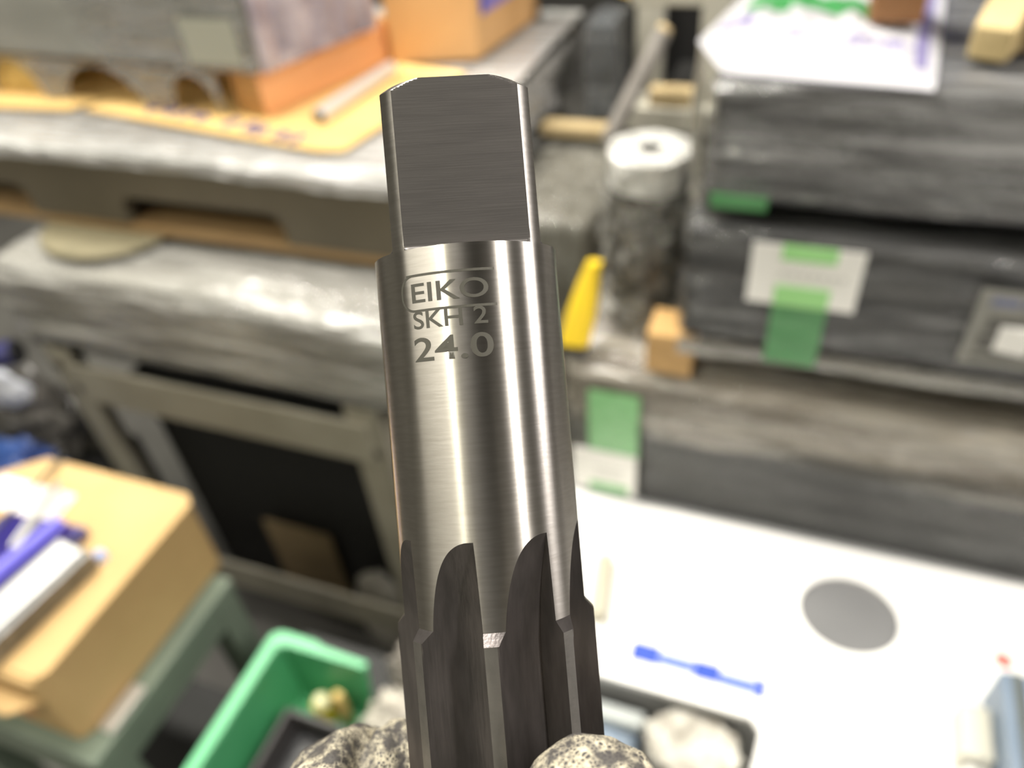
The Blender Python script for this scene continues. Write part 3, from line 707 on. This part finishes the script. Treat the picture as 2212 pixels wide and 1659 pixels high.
t = Thing('blue_grey_vise', 'blue-grey painted steel box at the right edge on the white board', 'steel box', (0.33, 0.5, 0.711))
t.part('body', B(0.277, 0.42, 0.38, 0.532, 0.7108, 0.775, 0.004), steel_blue)
t.part('raised_plate', B(0.297, 0.42, 0.38, 0.523, 0.7751, 0.783, 0.002), mat('blue_grey_light', (0.2, 0.26, 0.38), 0.4))
t.part('groove_strip', B(0.288, 0.2965, 0.38, 0.530, 0.7751, 0.7775, 0.0005), mat('groove_grey', (0.10, 0.11, 0.10), 0.5))
t = Thing('offwhite_block', 'small off-white block beside the blue-grey steel box', 'block', (0.285, 0.47, 0.711))
t.part('block', B(0.246, 0.2755, 0.445, 0.503, 0.7108, 0.745, 0.003), offwhite)
t.part('foot', B(0.252, 0.2755, 0.38, 0.4445, 0.7108, 0.73, 0.003), white_box_m)

# ------------------------------------------------------------------ left front: cart, carton, bin
t = Thing('green_grey_stand', 'green-grey steel stand under the brown carton', 'stand', (-0.9, 0.33, 0))
t.part('top', B(-1.10, -0.703, 0.185, 0.475, 0.585, 0.605, 0.003), cart_paint)
t.part('side_beam', B(-0.722, -0.705, 0.225, 0.430, 0.535, 0.584, 0.002), cart_paint)
t.part('rear_beam', B(-1.05, -0.755, 0.455, 0.473, 0.505, 0.584, 0.002), cart_paint)
t.part('front_beam', B(-1.05, -0.755, 0.187, 0.203, 0.505, 0.584, 0.002), cart_paint)
for x, y in ((-0.752, 0.430), (-0.752, 0.187), (-1.10, 0.430), (-1.10, 0.187)):
    t.part('leg', B(x, x + 0.047, y, y + 0.042, 0, 0.584, 0.002), cart_paint)
t.part('lower_shelf', B(-1.05, -0.755, 0.20, 0.46, 0.18, 0.20, 0.002), dark_m)
t = Thing('steel_clip', 'small bright steel clip on the stand edge below the carton', 'clip', (-0.70, 0.27, 0.605))
bm = B(-0.729, -0.706, 0.225, 0.290, 0.6052, 0.613, 0.002)
t.part('clip', bm, mat('clip_steel', (0.5, 0.47, 0.42), 0.4, metal=0.4))

t = Thing('brown_carton', 'brown cardboard carton with a worn corner carrying the blue case', 'carton', (-0.88, 0.35, 0.605))
bm = P([(-1.06, 0.206), (-0.742, 0.206), (-0.732, 0.225), (-0.732, 0.490), (-0.745, 0.503), (-1.02, 0.503), (-1.06, 0.46)], 0.6055, 0.746, 0.004)
t.part('body', bm, cardboard)
t.part('lid', P([(-1.062, 0.213), (-0.738, 0.213), (-0.729, 0.226), (-0.729, 0.492), (-0.745, 0.506), (-1.01, 0.506), (-1.062, 0.46)], 0.7462, 0.7505, 0.001), cardboard)
t.part('flap', P([(-0.86, 0.185), (-0.775, 0.178), (-0.742, 0.2055), (-1.0, 0.2055)], 0.705, 0.709, 0.001), cardboard)
t.part('red_stamp', P([(-0.845, 0.2050), (-0.80, 0.2050), (-0.80, 0.2058), (-0.845, 0.2058)], 0.636, 0.655), mat('red_stamp', (0.62, 0.22, 0.10), 0.6))

t = Thing('blue_case', 'deep blue plastic case lying on the brown carton', 'case', (-0.87, 0.35, 0.751))
bm = P([(-0.985, 0.25), (-0.862, 0.25), (-0.828, 0.405), (-0.965, 0.395)], 0.751, 0.768, 0.003)
t.part('tray', bm, mat('dark_blue_case', (0.02, 0.012, 0.16), 0.35))
t.part('side_wall', P([(-0.884, 0.235), (-0.862, 0.235), (-0.836, 0.392), (-0.856, 0.394)], 0.7685, 0.792, 0.003), blue_pl)
t.part('top_edge', P([(-0.884, 0.235), (-0.872, 0.235), (-0.848, 0.392), (-0.856, 0.394)], 0.7922, 0.7955, 0.001), blue_edge, label='pale blue upper edge')
t = Thing('milled_block', 'grey milled steel block with a bright top on the brown carton', 'block', (-0.80, 0.31, 0.751))
t.part('body', P([(-0.852, 0.213), (-0.793, 0.213), (-0.776, 0.366), (-0.829, 0.372)], 0.7508, 0.784, 0.002), grey_metal)
t.part('ground_top', P([(-0.850, 0.217), (-0.806, 0.217), (-0.789, 0.362), (-0.829, 0.368)], 0.7842, 0.7865, 0.0008), mat('ground_steel', (0.78, 0.77, 0.75), 0.35, metal=0.6))
t = Thing('blue_pin', 'small pale blue pin beyond the end of the milled block', 'pin', (-0.79, 0.39, 0.751))
t.part('pin', tube(new_bm(), (-0.785, 0.378, 0.751), (-0.785, 0.378, 0.762), 0.008, 0.006, n=16), mat('pale_blue', (0.35, 0.48, 0.85), 0.4), smooth=40)
t = Thing('steel_rod', 'thin grey steel rod crossing the white slip on the carton', 'rod', (-0.96, 0.42, 0.78))
t.part('rod', tube(new_bm(), (-0.912, 0.300, 0.7985), (-0.985, 0.515, 0.754), 0.0030, n=12), grey_metal, smooth=40)
t = Thing('steel_rod', 'short double steel rod leaning on the blue case wall', 'rod', (-0.90, 0.42, 0.77))
t.part('rod', tube(new_bm(), (-0.892, 0.345, 0.7725), (-0.918, 0.455, 0.7725), 0.0032, n=12), cyl_metal, smooth=40)
t.part('rod', tube(new_bm(), (-0.901, 0.345, 0.7725), (-0.927, 0.455, 0.7725), 0.0032, n=12), cyl_metal, smooth=40)
t = Thing('paper_slip', 'white paper slip with a pink tint on the brown carton', 'paper', (-0.98, 0.43, 0.751))
t.part('slip', P([(-1.05, 0.405), (-0.90, 0.405), (-0.905, 0.456), (-1.05, 0.456)], 0.7507, 0.7515), mat('pink_white_paper', (0.86, 0.76, 0.76), 0.6, base2=(0.88, 0.85, 0.84), nscale=(20, 20, 20)))

# clutter beyond the carton, left of the bench leg
t = Thing('dark_block', 'dark crate below the blue wrap left of the bench leg', 'crate', (-1.35, 0.65, 0))
t.part('body', B(-1.60, -1.23, 0.52, 0.80, 0, 0.46, 0.006), dark_m)
t = Thing('blue_wrap', 'crumpled blue and clear plastic wrap beyond the carton', 'plastic wrap', (-1.28, 0.62, 0.46))
t.part('wrap', lump((-1.34, 0.60, 0.50), (0.10, 0.06, 0.085), 0.4, 2.4, 2.0, 5, 0.4605), navy, smooth=50)
t = Thing('grey_wrap', 'dark grey crumpled film heap left of the bench leg', 'plastic wrap', (-1.4, 0.72, 0.46))
t.part('wrap', lump((-1.42, 0.735, 0.53), (0.14, 0.06, 0.10), 0.35, 2.2, 6.0, 5, 0.4605), mat('dark_grey_film', (0.07, 0.065, 0.06), 0.25, base2=(0.14, 0.13, 0.115), nscale=(18, 18, 18)), smooth=50)
t = Thing('white_blue_pouch', 'white and blue pouch leaning above the grey wrap at the left edge', 'pouch', (-1.36, 0.70, 0.6))
t.part('pouch', lump((-1.385, 0.685, 0.665), (0.085, 0.02, 0.045), 0.3, 2.0, 8.0, 4), mat('pouch_white', (0.72, 0.74, 0.82), 0.3), smooth=50)
t = Thing('navy_tube', 'navy blue tube at the left edge above the white pouch', 'tube', (-1.33, 0.68, 0.72))
t.part('tube', tube(new_bm(), (-1.45, 0.60, 0.745), (-1.262, 0.69, 0.765), 0.024, n=20), mat('navy_gloss', (0.025, 0.025, 0.09), 0.3), smooth=40)
t.part('end_cap', tube(new_bm(), (-1.262, 0.69, 0.765), (-1.258, 0.692, 0.7655), 0.022, n=20), black_pl, smooth=40)

# green bin on a dark platform
t = Thing('dark_platform', 'dark low platform under the green bin', 'platform', (-0.45, 0.28, 0))
t.part('deck', B(-0.655, -0.262, 0.02, 0.52, 0.38, 0.415, 0.004), dark_m)
for x in (-0.64, -0.32):
    for y in (0.04, 0.47): t.part('leg', B(x, x + 0.04, y, y + 0.04, 0, 0.38, 0.002), dark_m)
t = Thing('green_bin', 'open green plastic parts bin on the dark platform', 'bin', (-0.5, 0.29, 0.416))
WT = 0.004
def slab4(pts8):
    bm = new_bm(); v = [bm.verts.new(p) for p in pts8]
    for f in ((0, 1, 2, 3), (7, 6, 5, 4), (0, 4, 5, 1), (1, 5, 6, 2), (2, 6, 7, 3), (3, 7, 4, 0)): bm.faces.new([v[i] for i in f])
    return bm
t.part('floor_panel', B(-0.600, -0.475, 0.10, 0.418, 0.4165, 0.421), green_bin)
t.part('side_wall', slab4([(-0.603, 0.09, 0.4165), (-0.603, 0.420, 0.4165), (-0.612, 0.432, 0.546), (-0.612, 0.08, 0.546), (-0.597, 0.09, 0.4165), (-0.597, 0.420, 0.4165), (-0.604, 0.430, 0.546), (-0.604, 0.08, 0.546)]), green_bin)
t.part('back_wall', slab4([(-0.603, 0.4235, 0.4165), (-0.470, 0.4235, 0.4165), (-0.462, 0.435, 0.546), (-0.612, 0.435, 0.546), (-0.603, 0.4185, 0.4165), (-0.470, 0.4185, 0.4165), (-0.462, 0.429, 0.546), (-0.612, 0.429, 0.546)]), green_bin)
t.part('rim', P([(-0.622, 0.07), (-0.604, 0.07), (-0.604, 0.419), (-0.590, 0.427), (-0.461, 0.427), (-0.461, 0.438), (-0.535, 0.438), (-0.550, 0.445), (-0.606, 0.445), (-0.622, 0.436)], 0.5462, 0.5545, 0.0015), mat('green_rim', (0.13, 0.50, 0.24), 0.4))
t = Thing('grey_tray', 'dark grey tray inside the green bin', 'tray', (-0.48, 0.26, 0.421))
for a in ((-0.578, -0.570, 0.12, 0.372), (-0.484, -0.476, 0.12, 0.372)): t.part('wall', B(*a, 0.4215, 0.478, 0.002), grey_tray)
for a in ((-0.5695, -0.4845, 0.364, 0.372), (-0.5695, -0.4845, 0.12, 0.128)): t.part('wall', B(*a, 0.4215, 0.478, 0.002), grey_tray)
t.part('base', B(-0.5695, -0.4845, 0.1285, 0.3635, 0.4215, 0.4255), black_pl)
t = Thing('small_container', 'small round yellow container with a pale top in the green bin corner', 'container', (-0.53, 0.395, 0.421))
t.part('body', lathe(new_bm(), (-0.537, 0.397), [(0.017, 0.4215), (0.017, 0.455), (0.015, 0.468)], 24), mat('olive_yellow', (0.42, 0.36, 0.02), 0.4), smooth=40)
t.part('top', lathe(new_bm(), (-0.535, 0.397), [(0.013, 0.468), (0.011, 0.480), (0.006, 0.484)], 24), mat('pale_yellow', (0.70, 0.68, 0.40), 0.4), smooth=50)
t = Thing('yellow_scrap', 'tiny orange-yellow scrap beside the round yellow container in the bin', 'scrap', (-0.50, 0.40, 0.421))
t.part('scrap', B(-0.513, -0.498, 0.395, 0.41, 0.4215, 0.500, 0.003), yellow_wood)
t = Thing('crumpled_film', 'pale crumpled film heap beside the green bin behind the glove', 'film', (-0.422, 0.402, 0.416))
t.part('film', lump((-0.412, 0.400, 0.460), (0.042, 0.042, 0.065), 0.35, 2.2, 11.0, 5, 0.4155), mat('pale_film', (0.66, 0.62, 0.54), 0.3, base2=(0.4, 0.37, 0.32), nscale=(25, 25, 25)), smooth=50)
t = Thing('crumpled_film', 'dull grey crumpled film heap farther back beside the bench leg', 'film', (-0.40, 0.485, 0.416))
t.part('film', lump((-0.40, 0.485, 0.455), (0.06, 0.033, 0.07), 0.35, 2.2, 13.0, 5, 0.4155), mat('dull_film', (0.30, 0.27, 0.24), 0.3, base2=(0.20, 0.18, 0.16), nscale=(25, 25, 25)), smooth=50)

# ------------------------------------------------------------------ the reamer
U = V((-0.0844, 0.9964, 0)); XR = V((0.9964, 0.0844, 0)); YR = V((0, 0, -1))
A0 = V((-0.00438, 0, -0.0943))
Rm = Matrix(((XR.x, YR.x, U.x, A0.x), (XR.y, YR.y, U.y, A0.y), (XR.z, YR.z, U.z, A0.z), (0, 0, 0, 1)))
reamer = bpy.data.objects.new('machine_reamer', None); col.objects.link(reamer)
reamer.matrix_world = CAM @ Rm
reamer.empty_display_size = 0.02
reamer['label'] = 'straight-fluted steel reamer with a square tang marked 24.0 held upright in front'
reamer['category'] = 'reamer'
mm = 0.001
def steel(name, base, rough, aniso, vscale, bump, base2=None):
    m = mat(name, base, rough, metal=1.0, base2=base2, nscale=vscale, bump=bump, bscale=vscale, bdist=0.0001, aniso=aniso, rough2=None)
    return m
shank_m = steel('ground_steel_shank', (0.54, 0.505, 0.46), 0.29, 0.93, (300, 300, 2500), 0.12, (0.60, 0.565, 0.52))
tang_m = mat('ground_steel_tang', (0.54, 0.505, 0.46), 0.33, metal=1.0, base2=(0.60, 0.565, 0.52), nscale=(300, 300, 2500), bump=0.25, bscale=(300, 300, 2500), bdist=0.0001, aniso=0.9)
flat_m = mat('milled_flat_dark_reflection', (0.135, 0.125, 0.12), 0.42, metal=0.8, base2=(0.12, 0.111, 0.107), nscale=(120, 120, 900), bump=0.16, bscale=(150, 150, 5000), bdist=0.0001)  # milled steel darkened in colour, standing in for the dark room it reflects
gullet_m = mat('dark_flute', (0.19, 0.17, 0.165), 0.31, metal=0.85, base2=(0.14, 0.127, 0.122), nscale=(700, 700, 160), bump=0.25, bscale=(3000, 3000, 160), bdist=0.0001)  # gullet faces coloured darker than the lands
land_m = mat('ground_land', (0.48, 0.455, 0.43), 0.38, metal=1.0, base2=(0.40, 0.38, 0.36), nscale=(700, 700, 400), bump=0.2, bscale=(900, 900, 2500), bdist=0.0001)

ROT = math.radians(5.0)
def pt(th, r, h): return V((r * math.sin(th), -r * math.cos(th), h)) * mm
def loft(cols, closed=True, mfun=None, capped=()):
    """cols: list over angle of lists over height of points"""
    bm = new_bm(); vs = [[bm.verts.new(p) for p in c] for c in cols]; n = len(vs)
    for i in range(n):
        for j in range(len(vs[0]) - 1):
            f = bm.faces.new((vs[i][j], vs[(i + 1) % n][j], vs[(i + 1) % n][j + 1], vs[i][j + 1]))
            if mfun: f.material_index = mfun(i, j)
    for k in capped: bm.faces.new([vs[i][k] for i in range(n)])
    bmesh.ops.remove_doubles(bm, verts=bm.verts[:], dist=2e-7)
    bmesh.ops.dissolve_degenerate(bm, dist=1e-7, edges=bm.edges[:])
    return bm
# square tang: flats cut into the cylinder
SQ, RS = 8.42, 11.0
H_SH, H_CH, H_TOP, R_TOP = 15.4, 33.25, 34.5, 9.3
angs = set()
for k in range(360): angs.add(round(k * 1.0, 4))
ca = math.degrees(math.acos(SQ / RS))
for q in range(4):
    for s in (-1, 1):
        for e in (0, 0.6): angs.add(round((q * 90 + s * (ca + e)) % 360, 4))
angs = sorted(angs)
def sq(th, R, h):
    a = (th + math.pi / 4) % (math.pi / 2) - math.pi / 4
    fil = 0.0
    if h < H_SH + 0.5: fil = 0.5 - math.sqrt(max(0, 0.25 - (0.5 - (h - H_SH)) ** 2))   # fillet at the shoulder
    return min(R, (SQ + fil) / max(0.2, math.cos(a)))
cols = []
for d_ in angs:
    th = math.radians(d_) ; c = []
    hs = [H_SH] + [H_SH + 0.5 * k / 6 for k in range(1, 7)] + [H_SH + 0.5 + (H_CH - H_SH - 0.5) * k / 10 for k in range(1, 11)] + [H_CH + (H_TOP - H_CH) * k / 8 for k in range(1, 9)]
    for h in hs:
        R = RS if h <= H_CH else RS + (R_TOP - RS) * (h - H_CH) / (H_TOP - H_CH)
        c.append(pt(th + ROT, sq(th, R, h), h))
    cols.append(c)
def tmat(i, j):
    a = (angs[i] + angs[(i + 1) % len(angs)]) / 2 if i < len(angs) - 1 else (angs[i] + 360) / 2
    R = RS if j < 16 else RS + (R_TOP - RS) * (j - 15.5) / 8
    return 1 if abs((a + 45) % 90 - 45) < math.degrees(math.acos(min(1, SQ / R))) else 0
obj('square_tang', loft(cols, mfun=tmat, capped=(-1,)), [tang_m, flat_m], reamer, smooth=25)['label'] = 'squared drive end with a milled flat, its dark reflection put into the colour'
# flutes
H1, H2, H_BOT, RC = -27.1, -28.3, -95.0, 12.0
LAND, PITCH, DEEP = 7.0, 45.0, 8.25
def base(phi):           # phi degrees from the right edge of a land
    W = PITCH - LAND
    if phi <= 0 or phi >= W: return 99
    t1 = W - 1.9
    P1 = V((12.0, 0)); P2 = V((DEEP * math.cos(math.radians(t1)), DEEP * math.sin(math.radians(t1))))
    if phi > t1:          # tooth face rising to the next land
        k = (phi - t1) / 1.9
        return DEEP + (12.0 - DEEP) * k ** 1.2
    dv = P2 - P1; a = math.radians(phi)
    tt = (P1.x * math.sin(a) - P1.y * math.cos(a)) / (dv.y * math.cos(a) - dv.x * math.sin(a))
    r = (P1 + dv * tt).length
    r -= 0.55 * math.sin(math.pi * min(1, tt)) * (1.0)
    return max(r, DEEP)
def lift(h): return 0.0107 * max(0, h + 33.2) ** 2
def Rh(h):
    if h >= H1: return RS
    if h <= H2: return RC
    return RS + (RC - RS) * (H1 - h) / (H1 - H2)
phis = [0, 0.15] + [0.8 + k * 0.9 for k in range(39)] + [PITCH - LAND - 1.9, PITCH - LAND - 1.5, PITCH - LAND - 1.0, PITCH - LAND - 0.5, PITCH - LAND - 0.1, PITCH - LAND, PITCH - LAND + 0.1] + [PITCH - LAND + k for k in range(1, 7)]
phis = sorted({round(p, 3) for p in phis if p < PITCH - 0.05})
top_cols, bot_cols, island = [], [], []
HA = H_SH
for tooth in range(8):
    th0 = -1.4 + LAND / 2 + tooth * PITCH
    for ph in phis:
        b = base(ph); th = math.radians(th0 + ph)
        # height where the flute meets the outer surface
        if b > 50: z = H_BOT
        else:
            lo_, hi_ = H_BOT, HA - 1
            for _ in range(50):
                m_ = (lo_ + hi_) / 2
                if b + lift(m_) > Rh(m_): hi_ = m_
                else: lo_ = m_
            z = lo_
        a1 = max(z, H1)
        top_cols.append([pt(th, RS, HA + (a1 - HA) * k / 24) for k in range(25)])
        p2 = min(max(z, H2), H1)
        segs = [(a1, H1, 16), (H1, p2, 4), (p2, H2, 4), (H2, -33.2, 8), (-33.2, H_BOT, 4)]
        c = [a1]
        for s0, s1, n_ in segs:
            for k in range(1, n_ + 1): c.append(s0 + (s1 - s0) * k / n_)
        bot_cols.append([pt(th, min(Rh(h), b + lift(h)), h) for h in c])
        island.append(ph >= PITCH - LAND - 0.01 or ph < 0.01)
nph = len(phis)
obj('shank', loft(top_cols, capped=()), shank_m, reamer, smooth=25)['label'] = 'bright ground cylindrical shank'
def fmat(i, j): return 1 if (island[i] and island[(i + 1) % len(island)] and j > 23) else 0
fl = obj('fluted_section', loft(bot_cols, mfun=fmat, capped=(-1,)), [gullet_m, land_m], reamer, smooth=22)
fl['label'] = 'dark straight flutes between narrow bright lands'
# shoulder ring closing shank under the tang
bm = new_bm()
ra = [bm.verts.new(pt(math.radians(d_) + ROT, sq(math.radians(d_), RS, H_SH), H_SH)) for d_ in angs]
rb = [bm.verts.new(pt(math.radians(d_) + ROT, RS, H_SH)) for d_ in angs]
for i in range(len(angs)): bm.faces.new((ra[i], ra[(i + 1) % len(angs)], rb[(i + 1) % len(angs)], rb[i]))
bmesh.ops.remove_doubles(bm, verts=bm.verts[:], dist=1e-6)
obj('shoulder', bm, tang_m, reamer)

# etched marking wrapped on the shank
etch_m = mat('etched_mark', (0.095, 0.09, 0.075), 0.55, metal=0.3)
def wrap_text(name, body, size, width, th_c, h_c):
    cu = bpy.data.curves.new(name, 'FONT'); cu.body = body; cu.size = size; cu.align_x = 'CENTER'; cu.align_y = 'CENTER'
    cu.resolution_u = 6; cu.offset = 0.012 * size
    o = bpy.data.objects.new(name, cu); col.objects.link(o)
    me = bpy.data.meshes.new_from_object(o.evaluated_get(bpy.context.evaluated_depsgraph_get()))
    bpy.data.objects.remove(o)
    bm = new_bm(); bm.from_mesh(me)
    xs = [v.co.x for v in bm.verts]; sx = width / (max(xs) - min(xs)); xc = (max(xs) + min(xs)) / 2
    ys = [v.co.y for v in bm.verts]; yc = (max(ys) + min(ys)) / 2
    bmesh.ops.triangulate(bm, faces=bm.faces[:])
    for _ in range(3):
        es = [e for e in bm.edges if abs((e.verts[0].co - e.verts[1].co).x) * sx > 0.25]
        if es: bmesh.ops.subdivide_edges(bm, edges=es, cuts=1); bmesh.ops.triangulate(bm, faces=bm.faces[:])
    for v in bm.verts: v.co = pt(math.radians(th_c) + (v.co.x - xc) * sx / RS, RS + 0.012, h_c + v.co.y - yc)
    return obj(name, bm, etch_m, reamer)
bpy.context.view_layer.update()
wrap_text('size_marking', '24.0', 3.7, 9.2, -9.5, 4.2)
wrap_text('grade_marking', 'SKH 2', 2.7, 8.6, -10.0, 7.45)
wrap_text('maker_marking', 'EIKO', 3.0, 8.9, -9.0, 10.45)
bm = new_bm()   # rounded frame round the maker's letters
path = []
hw, hh, rc = 5.55, 1.95, 1.7
for k in range(15): path.append((hw - 2.0 * hw * k / 14 + (rc if k == 14 else 0) * 1.0, hh)) if k < 14 else None
for k in range(13):
    a = math.pi / 2 + k * math.pi / 24; path.append((-hw + rc + rc * math.cos(a), hh - rc + rc * math.sin(a)))
for k in range(13):
    a = math.pi + k * math.pi / 24; path.append((-hw + rc + rc * math.cos(a), -hh + rc + rc * math.sin(a)))
for k in range(1, 15): path.append((-hw + rc + (2 * hw - rc) * k / 14, -hh))
path = [p for p in path]
inn, out_ = [], []
for i, p in enumerate(path):
    a = V(path[max(0, i - 1)]); b = V(path[min(len(path) - 1, i + 1)]); dd = (b - a).normalized(); nn = V((-dd.y, dd.x))
    for lst, s in ((inn, -0.14), (out_, 0.14)):
        q = V(p) + nn * s
        lst.append(bm.verts.new(pt(math.radians(-10.5) + q.x / RS, RS + 0.012, 10.45 + q.y)))
for i in range(len(path) - 1): bm.faces.new((inn[i], inn[i + 1], out_[i + 1], out_[i]))
obj('marking_frame', bm, etch_m, reamer)

# ------------------------------------------------------------------ gloved hand
def capsules(chains, voxel, smooth_it):
    bm = new_bm()
    for ch in chains:
        for (p0, r0), (p1, r1) in zip(ch, ch[1:]):
            p0 = V(p0); p1 = V(p1); n = max(2, int((p1 - p0).length / (0.4 * min(r0, r1))))
            for k in range(n + 1):
                q = p0.lerp(p1, k / n); r = r0 + (r1 - r0) * k / n
                g = bmesh.ops.create_icosphere(bm, subdivisions=2, radius=r)
                bmesh.ops.translate(bm, verts=g['verts'], vec=q)
    me = bpy.data.meshes.new('tmp'); bm.to_mesh(me); bm.free()
    o = bpy.data.objects.new('tmp', me); col.objects.link(o)
    md = o.modifiers.new('r', 'REMESH'); md.mode = 'VOXEL'; md.voxel_size = voxel
    sm = o.modifiers.new('s', 'SMOOTH'); sm.factor = 0.5; sm.iterations = smooth_it
    bpy.context.view_layer.update()
    res = bpy.data.meshes.new_from_object(o.evaluated_get(bpy.context.evaluated_depsgraph_get()))
    bpy.data.objects.remove(o)
    return res
# camera-aligned millimetres: x right, y up, z towards the viewer
thumb = [((8.0, -42.4, -74.6), 8.2), ((11.0, -53, -73), 9.9), ((17, -68, -72), 10.6), ((25, -86, -76), 11.2), ((36, -106, -88), 14.5), ((44, -122, -98), 17)]
index = [((-14.5, -66.0, -84.5), 8.0), ((-22.8, -58.0, -95.5), 9.4), ((-23.0, -57.4, -105.5), 9.2), ((-12.5, -57.0, -113.5), 8.4), ((2, -58.5, -119), 9.6), ((13, -68, -121), 9.8), ((28, -88, -119), 11.2), ((40, -112, -110), 14)]
def lower(ch, dy, dx=0.0, s=1.0, dz=0.0): return [((p[0] + dx, p[1] + dy, p[2] + dz), r * s) for p, r in ch]
middle = lower([((-12, -64, -83), 8.0), ((-22, -60, -96), 9.2), ((-20.0, -59, -107), 9.2), ((-8, -58, -117.5), 9.4), ((6, -59, -120.5), 9.8), ((24, -66, -122), 10.4), ((40, -80, -117), 11.8), ((48, -100, -110), 14)], -22, 1, 0.98)
ring = lower(middle, -21, 2, 0.95)
little = lower(middle, -40, 5, 0.84)
palm = [((46, -98, -106), 15), ((54, -118, -106), 18), ((60, -140, -106), 19), ((68, -165, -108), 22), ((78, -200, -112), 25)]
arm = [((66, -160, -108), 21), ((78, -205, -112), 25), ((98, -280, -118), 31), ((120, -360, -124), 38)]
palm2 = [((50, -96, -108), 14), ((56, -142, -112), 15), ((62, -165, -112), 18)]
hm = capsules([thumb, index, middle, ring, little, palm, palm2, arm], 0.75, 6)
bm = new_bm(); bm.from_mesh(hm)
for v in bm.verts:
    p = v.co
    if p.y > -110:
        f = noise.noise(p * 0.16) * 0.30 + noise.noise(p * 0.4 + V((3, 1, 7))) * 0.16
        # folds of the glove across the bent first joint
        ln = 0.75 * p.x + 0.66 * p.y + 47.6
        if p.x < -5 and p.z < -86: f -= 2.2 * math.exp(-(ln / 0.8) ** 2) * (1 if p.y > -64 else 0.4) - 0.5 * math.exp(-((ln + 2.4) / 1.1) ** 2)
        if p.x < -10: f += 0.35 * abs(noise.noise(V((p.x * 0.5 + p.y * 0.2, p.y * 0.12, p.z * 0.12))))
        v.co = p + v.normal * f
bmesh.ops.scale(bm, vec=(0.001, 0.001, 0.001), verts=bm.verts[:])
gm = bpy.data.materials.new('worn_glove'); gm.use_nodes = True
nt = gm.node_tree; N = nt.nodes; L = nt.links; p = N['Principled BSDF']
tc = N.new('ShaderNodeTexCoord')
wz = N.new('ShaderNodeTexNoise'); wz.inputs['Scale'].default_value = 600; wz.inputs['Detail'].default_value = 3
L.new(tc.outputs['Object'], wz.inputs['Vector'])
add = N.new('ShaderNodeVectorMath'); add.operation = 'MULTIPLY_ADD'
add.inputs[1].default_value = (0.0007, 0.0007, 0.0007); L.new(wz.outputs['Color'], add.inputs[0]); L.new(tc.outputs['Object'], add.inputs[2])
vor = N.new('ShaderNodeTexVoronoi'); vor.feature = 'DISTANCE_TO_EDGE'; vor.inputs['Scale'].default_value = 2000
L.new(add.outputs[0], vor.inputs['Vector'])
vor2 = N.new('ShaderNodeTexVoronoi'); vor2.feature = 'DISTANCE_TO_EDGE'; vor2.inputs['Scale'].default_value = 700
L.new(add.outputs[0], vor2.inputs['Vector'])
big = N.new('ShaderNodeTexNoise'); big.inputs['Scale'].default_value = 420; big.inputs['Detail'].default_value = 5
L.new(tc.outputs['Object'], big.inputs['Vector'])
m1 = N.new('ShaderNodeMapRange'); m1.inputs['From Min'].default_value = 0.02; m1.inputs['From Max'].default_value = 0.19
m1.inputs['To Min'].default_value = 1.0; m1.inputs['To Max'].default_value = 0.0
L.new(vor.outputs['Distance'], m1.inputs['Value'])
m3 = N.new('ShaderNodeMapRange'); m3.inputs['From Min'].default_value = 0.0; m3.inputs['From Max'].default_value = 0.12
m3.inputs['To Min'].default_value = 0.8; m3.inputs['To Max'].default_value = 0.0
L.new(vor2.outputs['Distance'], m3.inputs['Value'])
mx_ = N.new('ShaderNodeMath'); mx_.operation = 'MAXIMUM'; L.new(m1.outputs[0], mx_.inputs[0]); L.new(m3.outputs[0], mx_.inputs[1])
m2 = N.new('ShaderNodeMapRange'); m2.inputs['From Min'].default_value = 0.42; m2.inputs['From Max'].default_value = 0.62; m2.inputs['To Min'].default_value = 0.10
L.new(big.outputs['Fac'], m2.inputs['Value'])
mul = N.new('ShaderNodeMath'); mul.operation = 'MULTIPLY'
L.new(mx_.outputs[0], mul.inputs[0]); L.new(m2.outputs[0], mul.inputs[1])
rp = N.new('ShaderNodeValToRGB')
rp.color_ramp.elements[0].position = 0.05; rp.color_ramp.elements[0].color = (0.055, 0.05, 0.05, 1)
rp.color_ramp.elements[1].position = 0.75; rp.color_ramp.elements[1].color = (0.66, 0.59, 0.44, 1)
L.new(mul.outputs[0], rp.inputs[0]); L.new(rp.outputs[0], p.inputs['Base Color'])
p.inputs['Roughness'].default_value = 0.55
bp = N.new('ShaderNodeBump'); bp.inputs['Strength'].default_value = 0.5; bp.inputs['Distance'].default_value = 0.0004
L.new(mul.outputs[0], bp.inputs['Height']); L.new(bp.outputs[0], p.inputs['Normal'])
hand = obj('gloved_hand', bm, gm, None, smooth=80)
hand.matrix_world = CAM
hand['label'] = 'right hand in a worn grey and cream work glove pinching the reamer flutes'
hand['category'] = 'hand'
slm = [V((74, -208, -111)), V((98, -280, -118)), V((122, -366, -124))]
bm = new_bm()
for a, b, r0, r1 in ((slm[0], slm[1], 31, 36), (slm[1], slm[2], 36, 43)): tube(bm, a, b, r0, r1, 40)
bmesh.ops.scale(bm, vec=(0.001, 0.001, 0.001), verts=bm.verts[:])
obj('sleeve', bm, mat('grey_sleeve', (0.10, 0.11, 0.13), 0.8), hand, smooth=50)
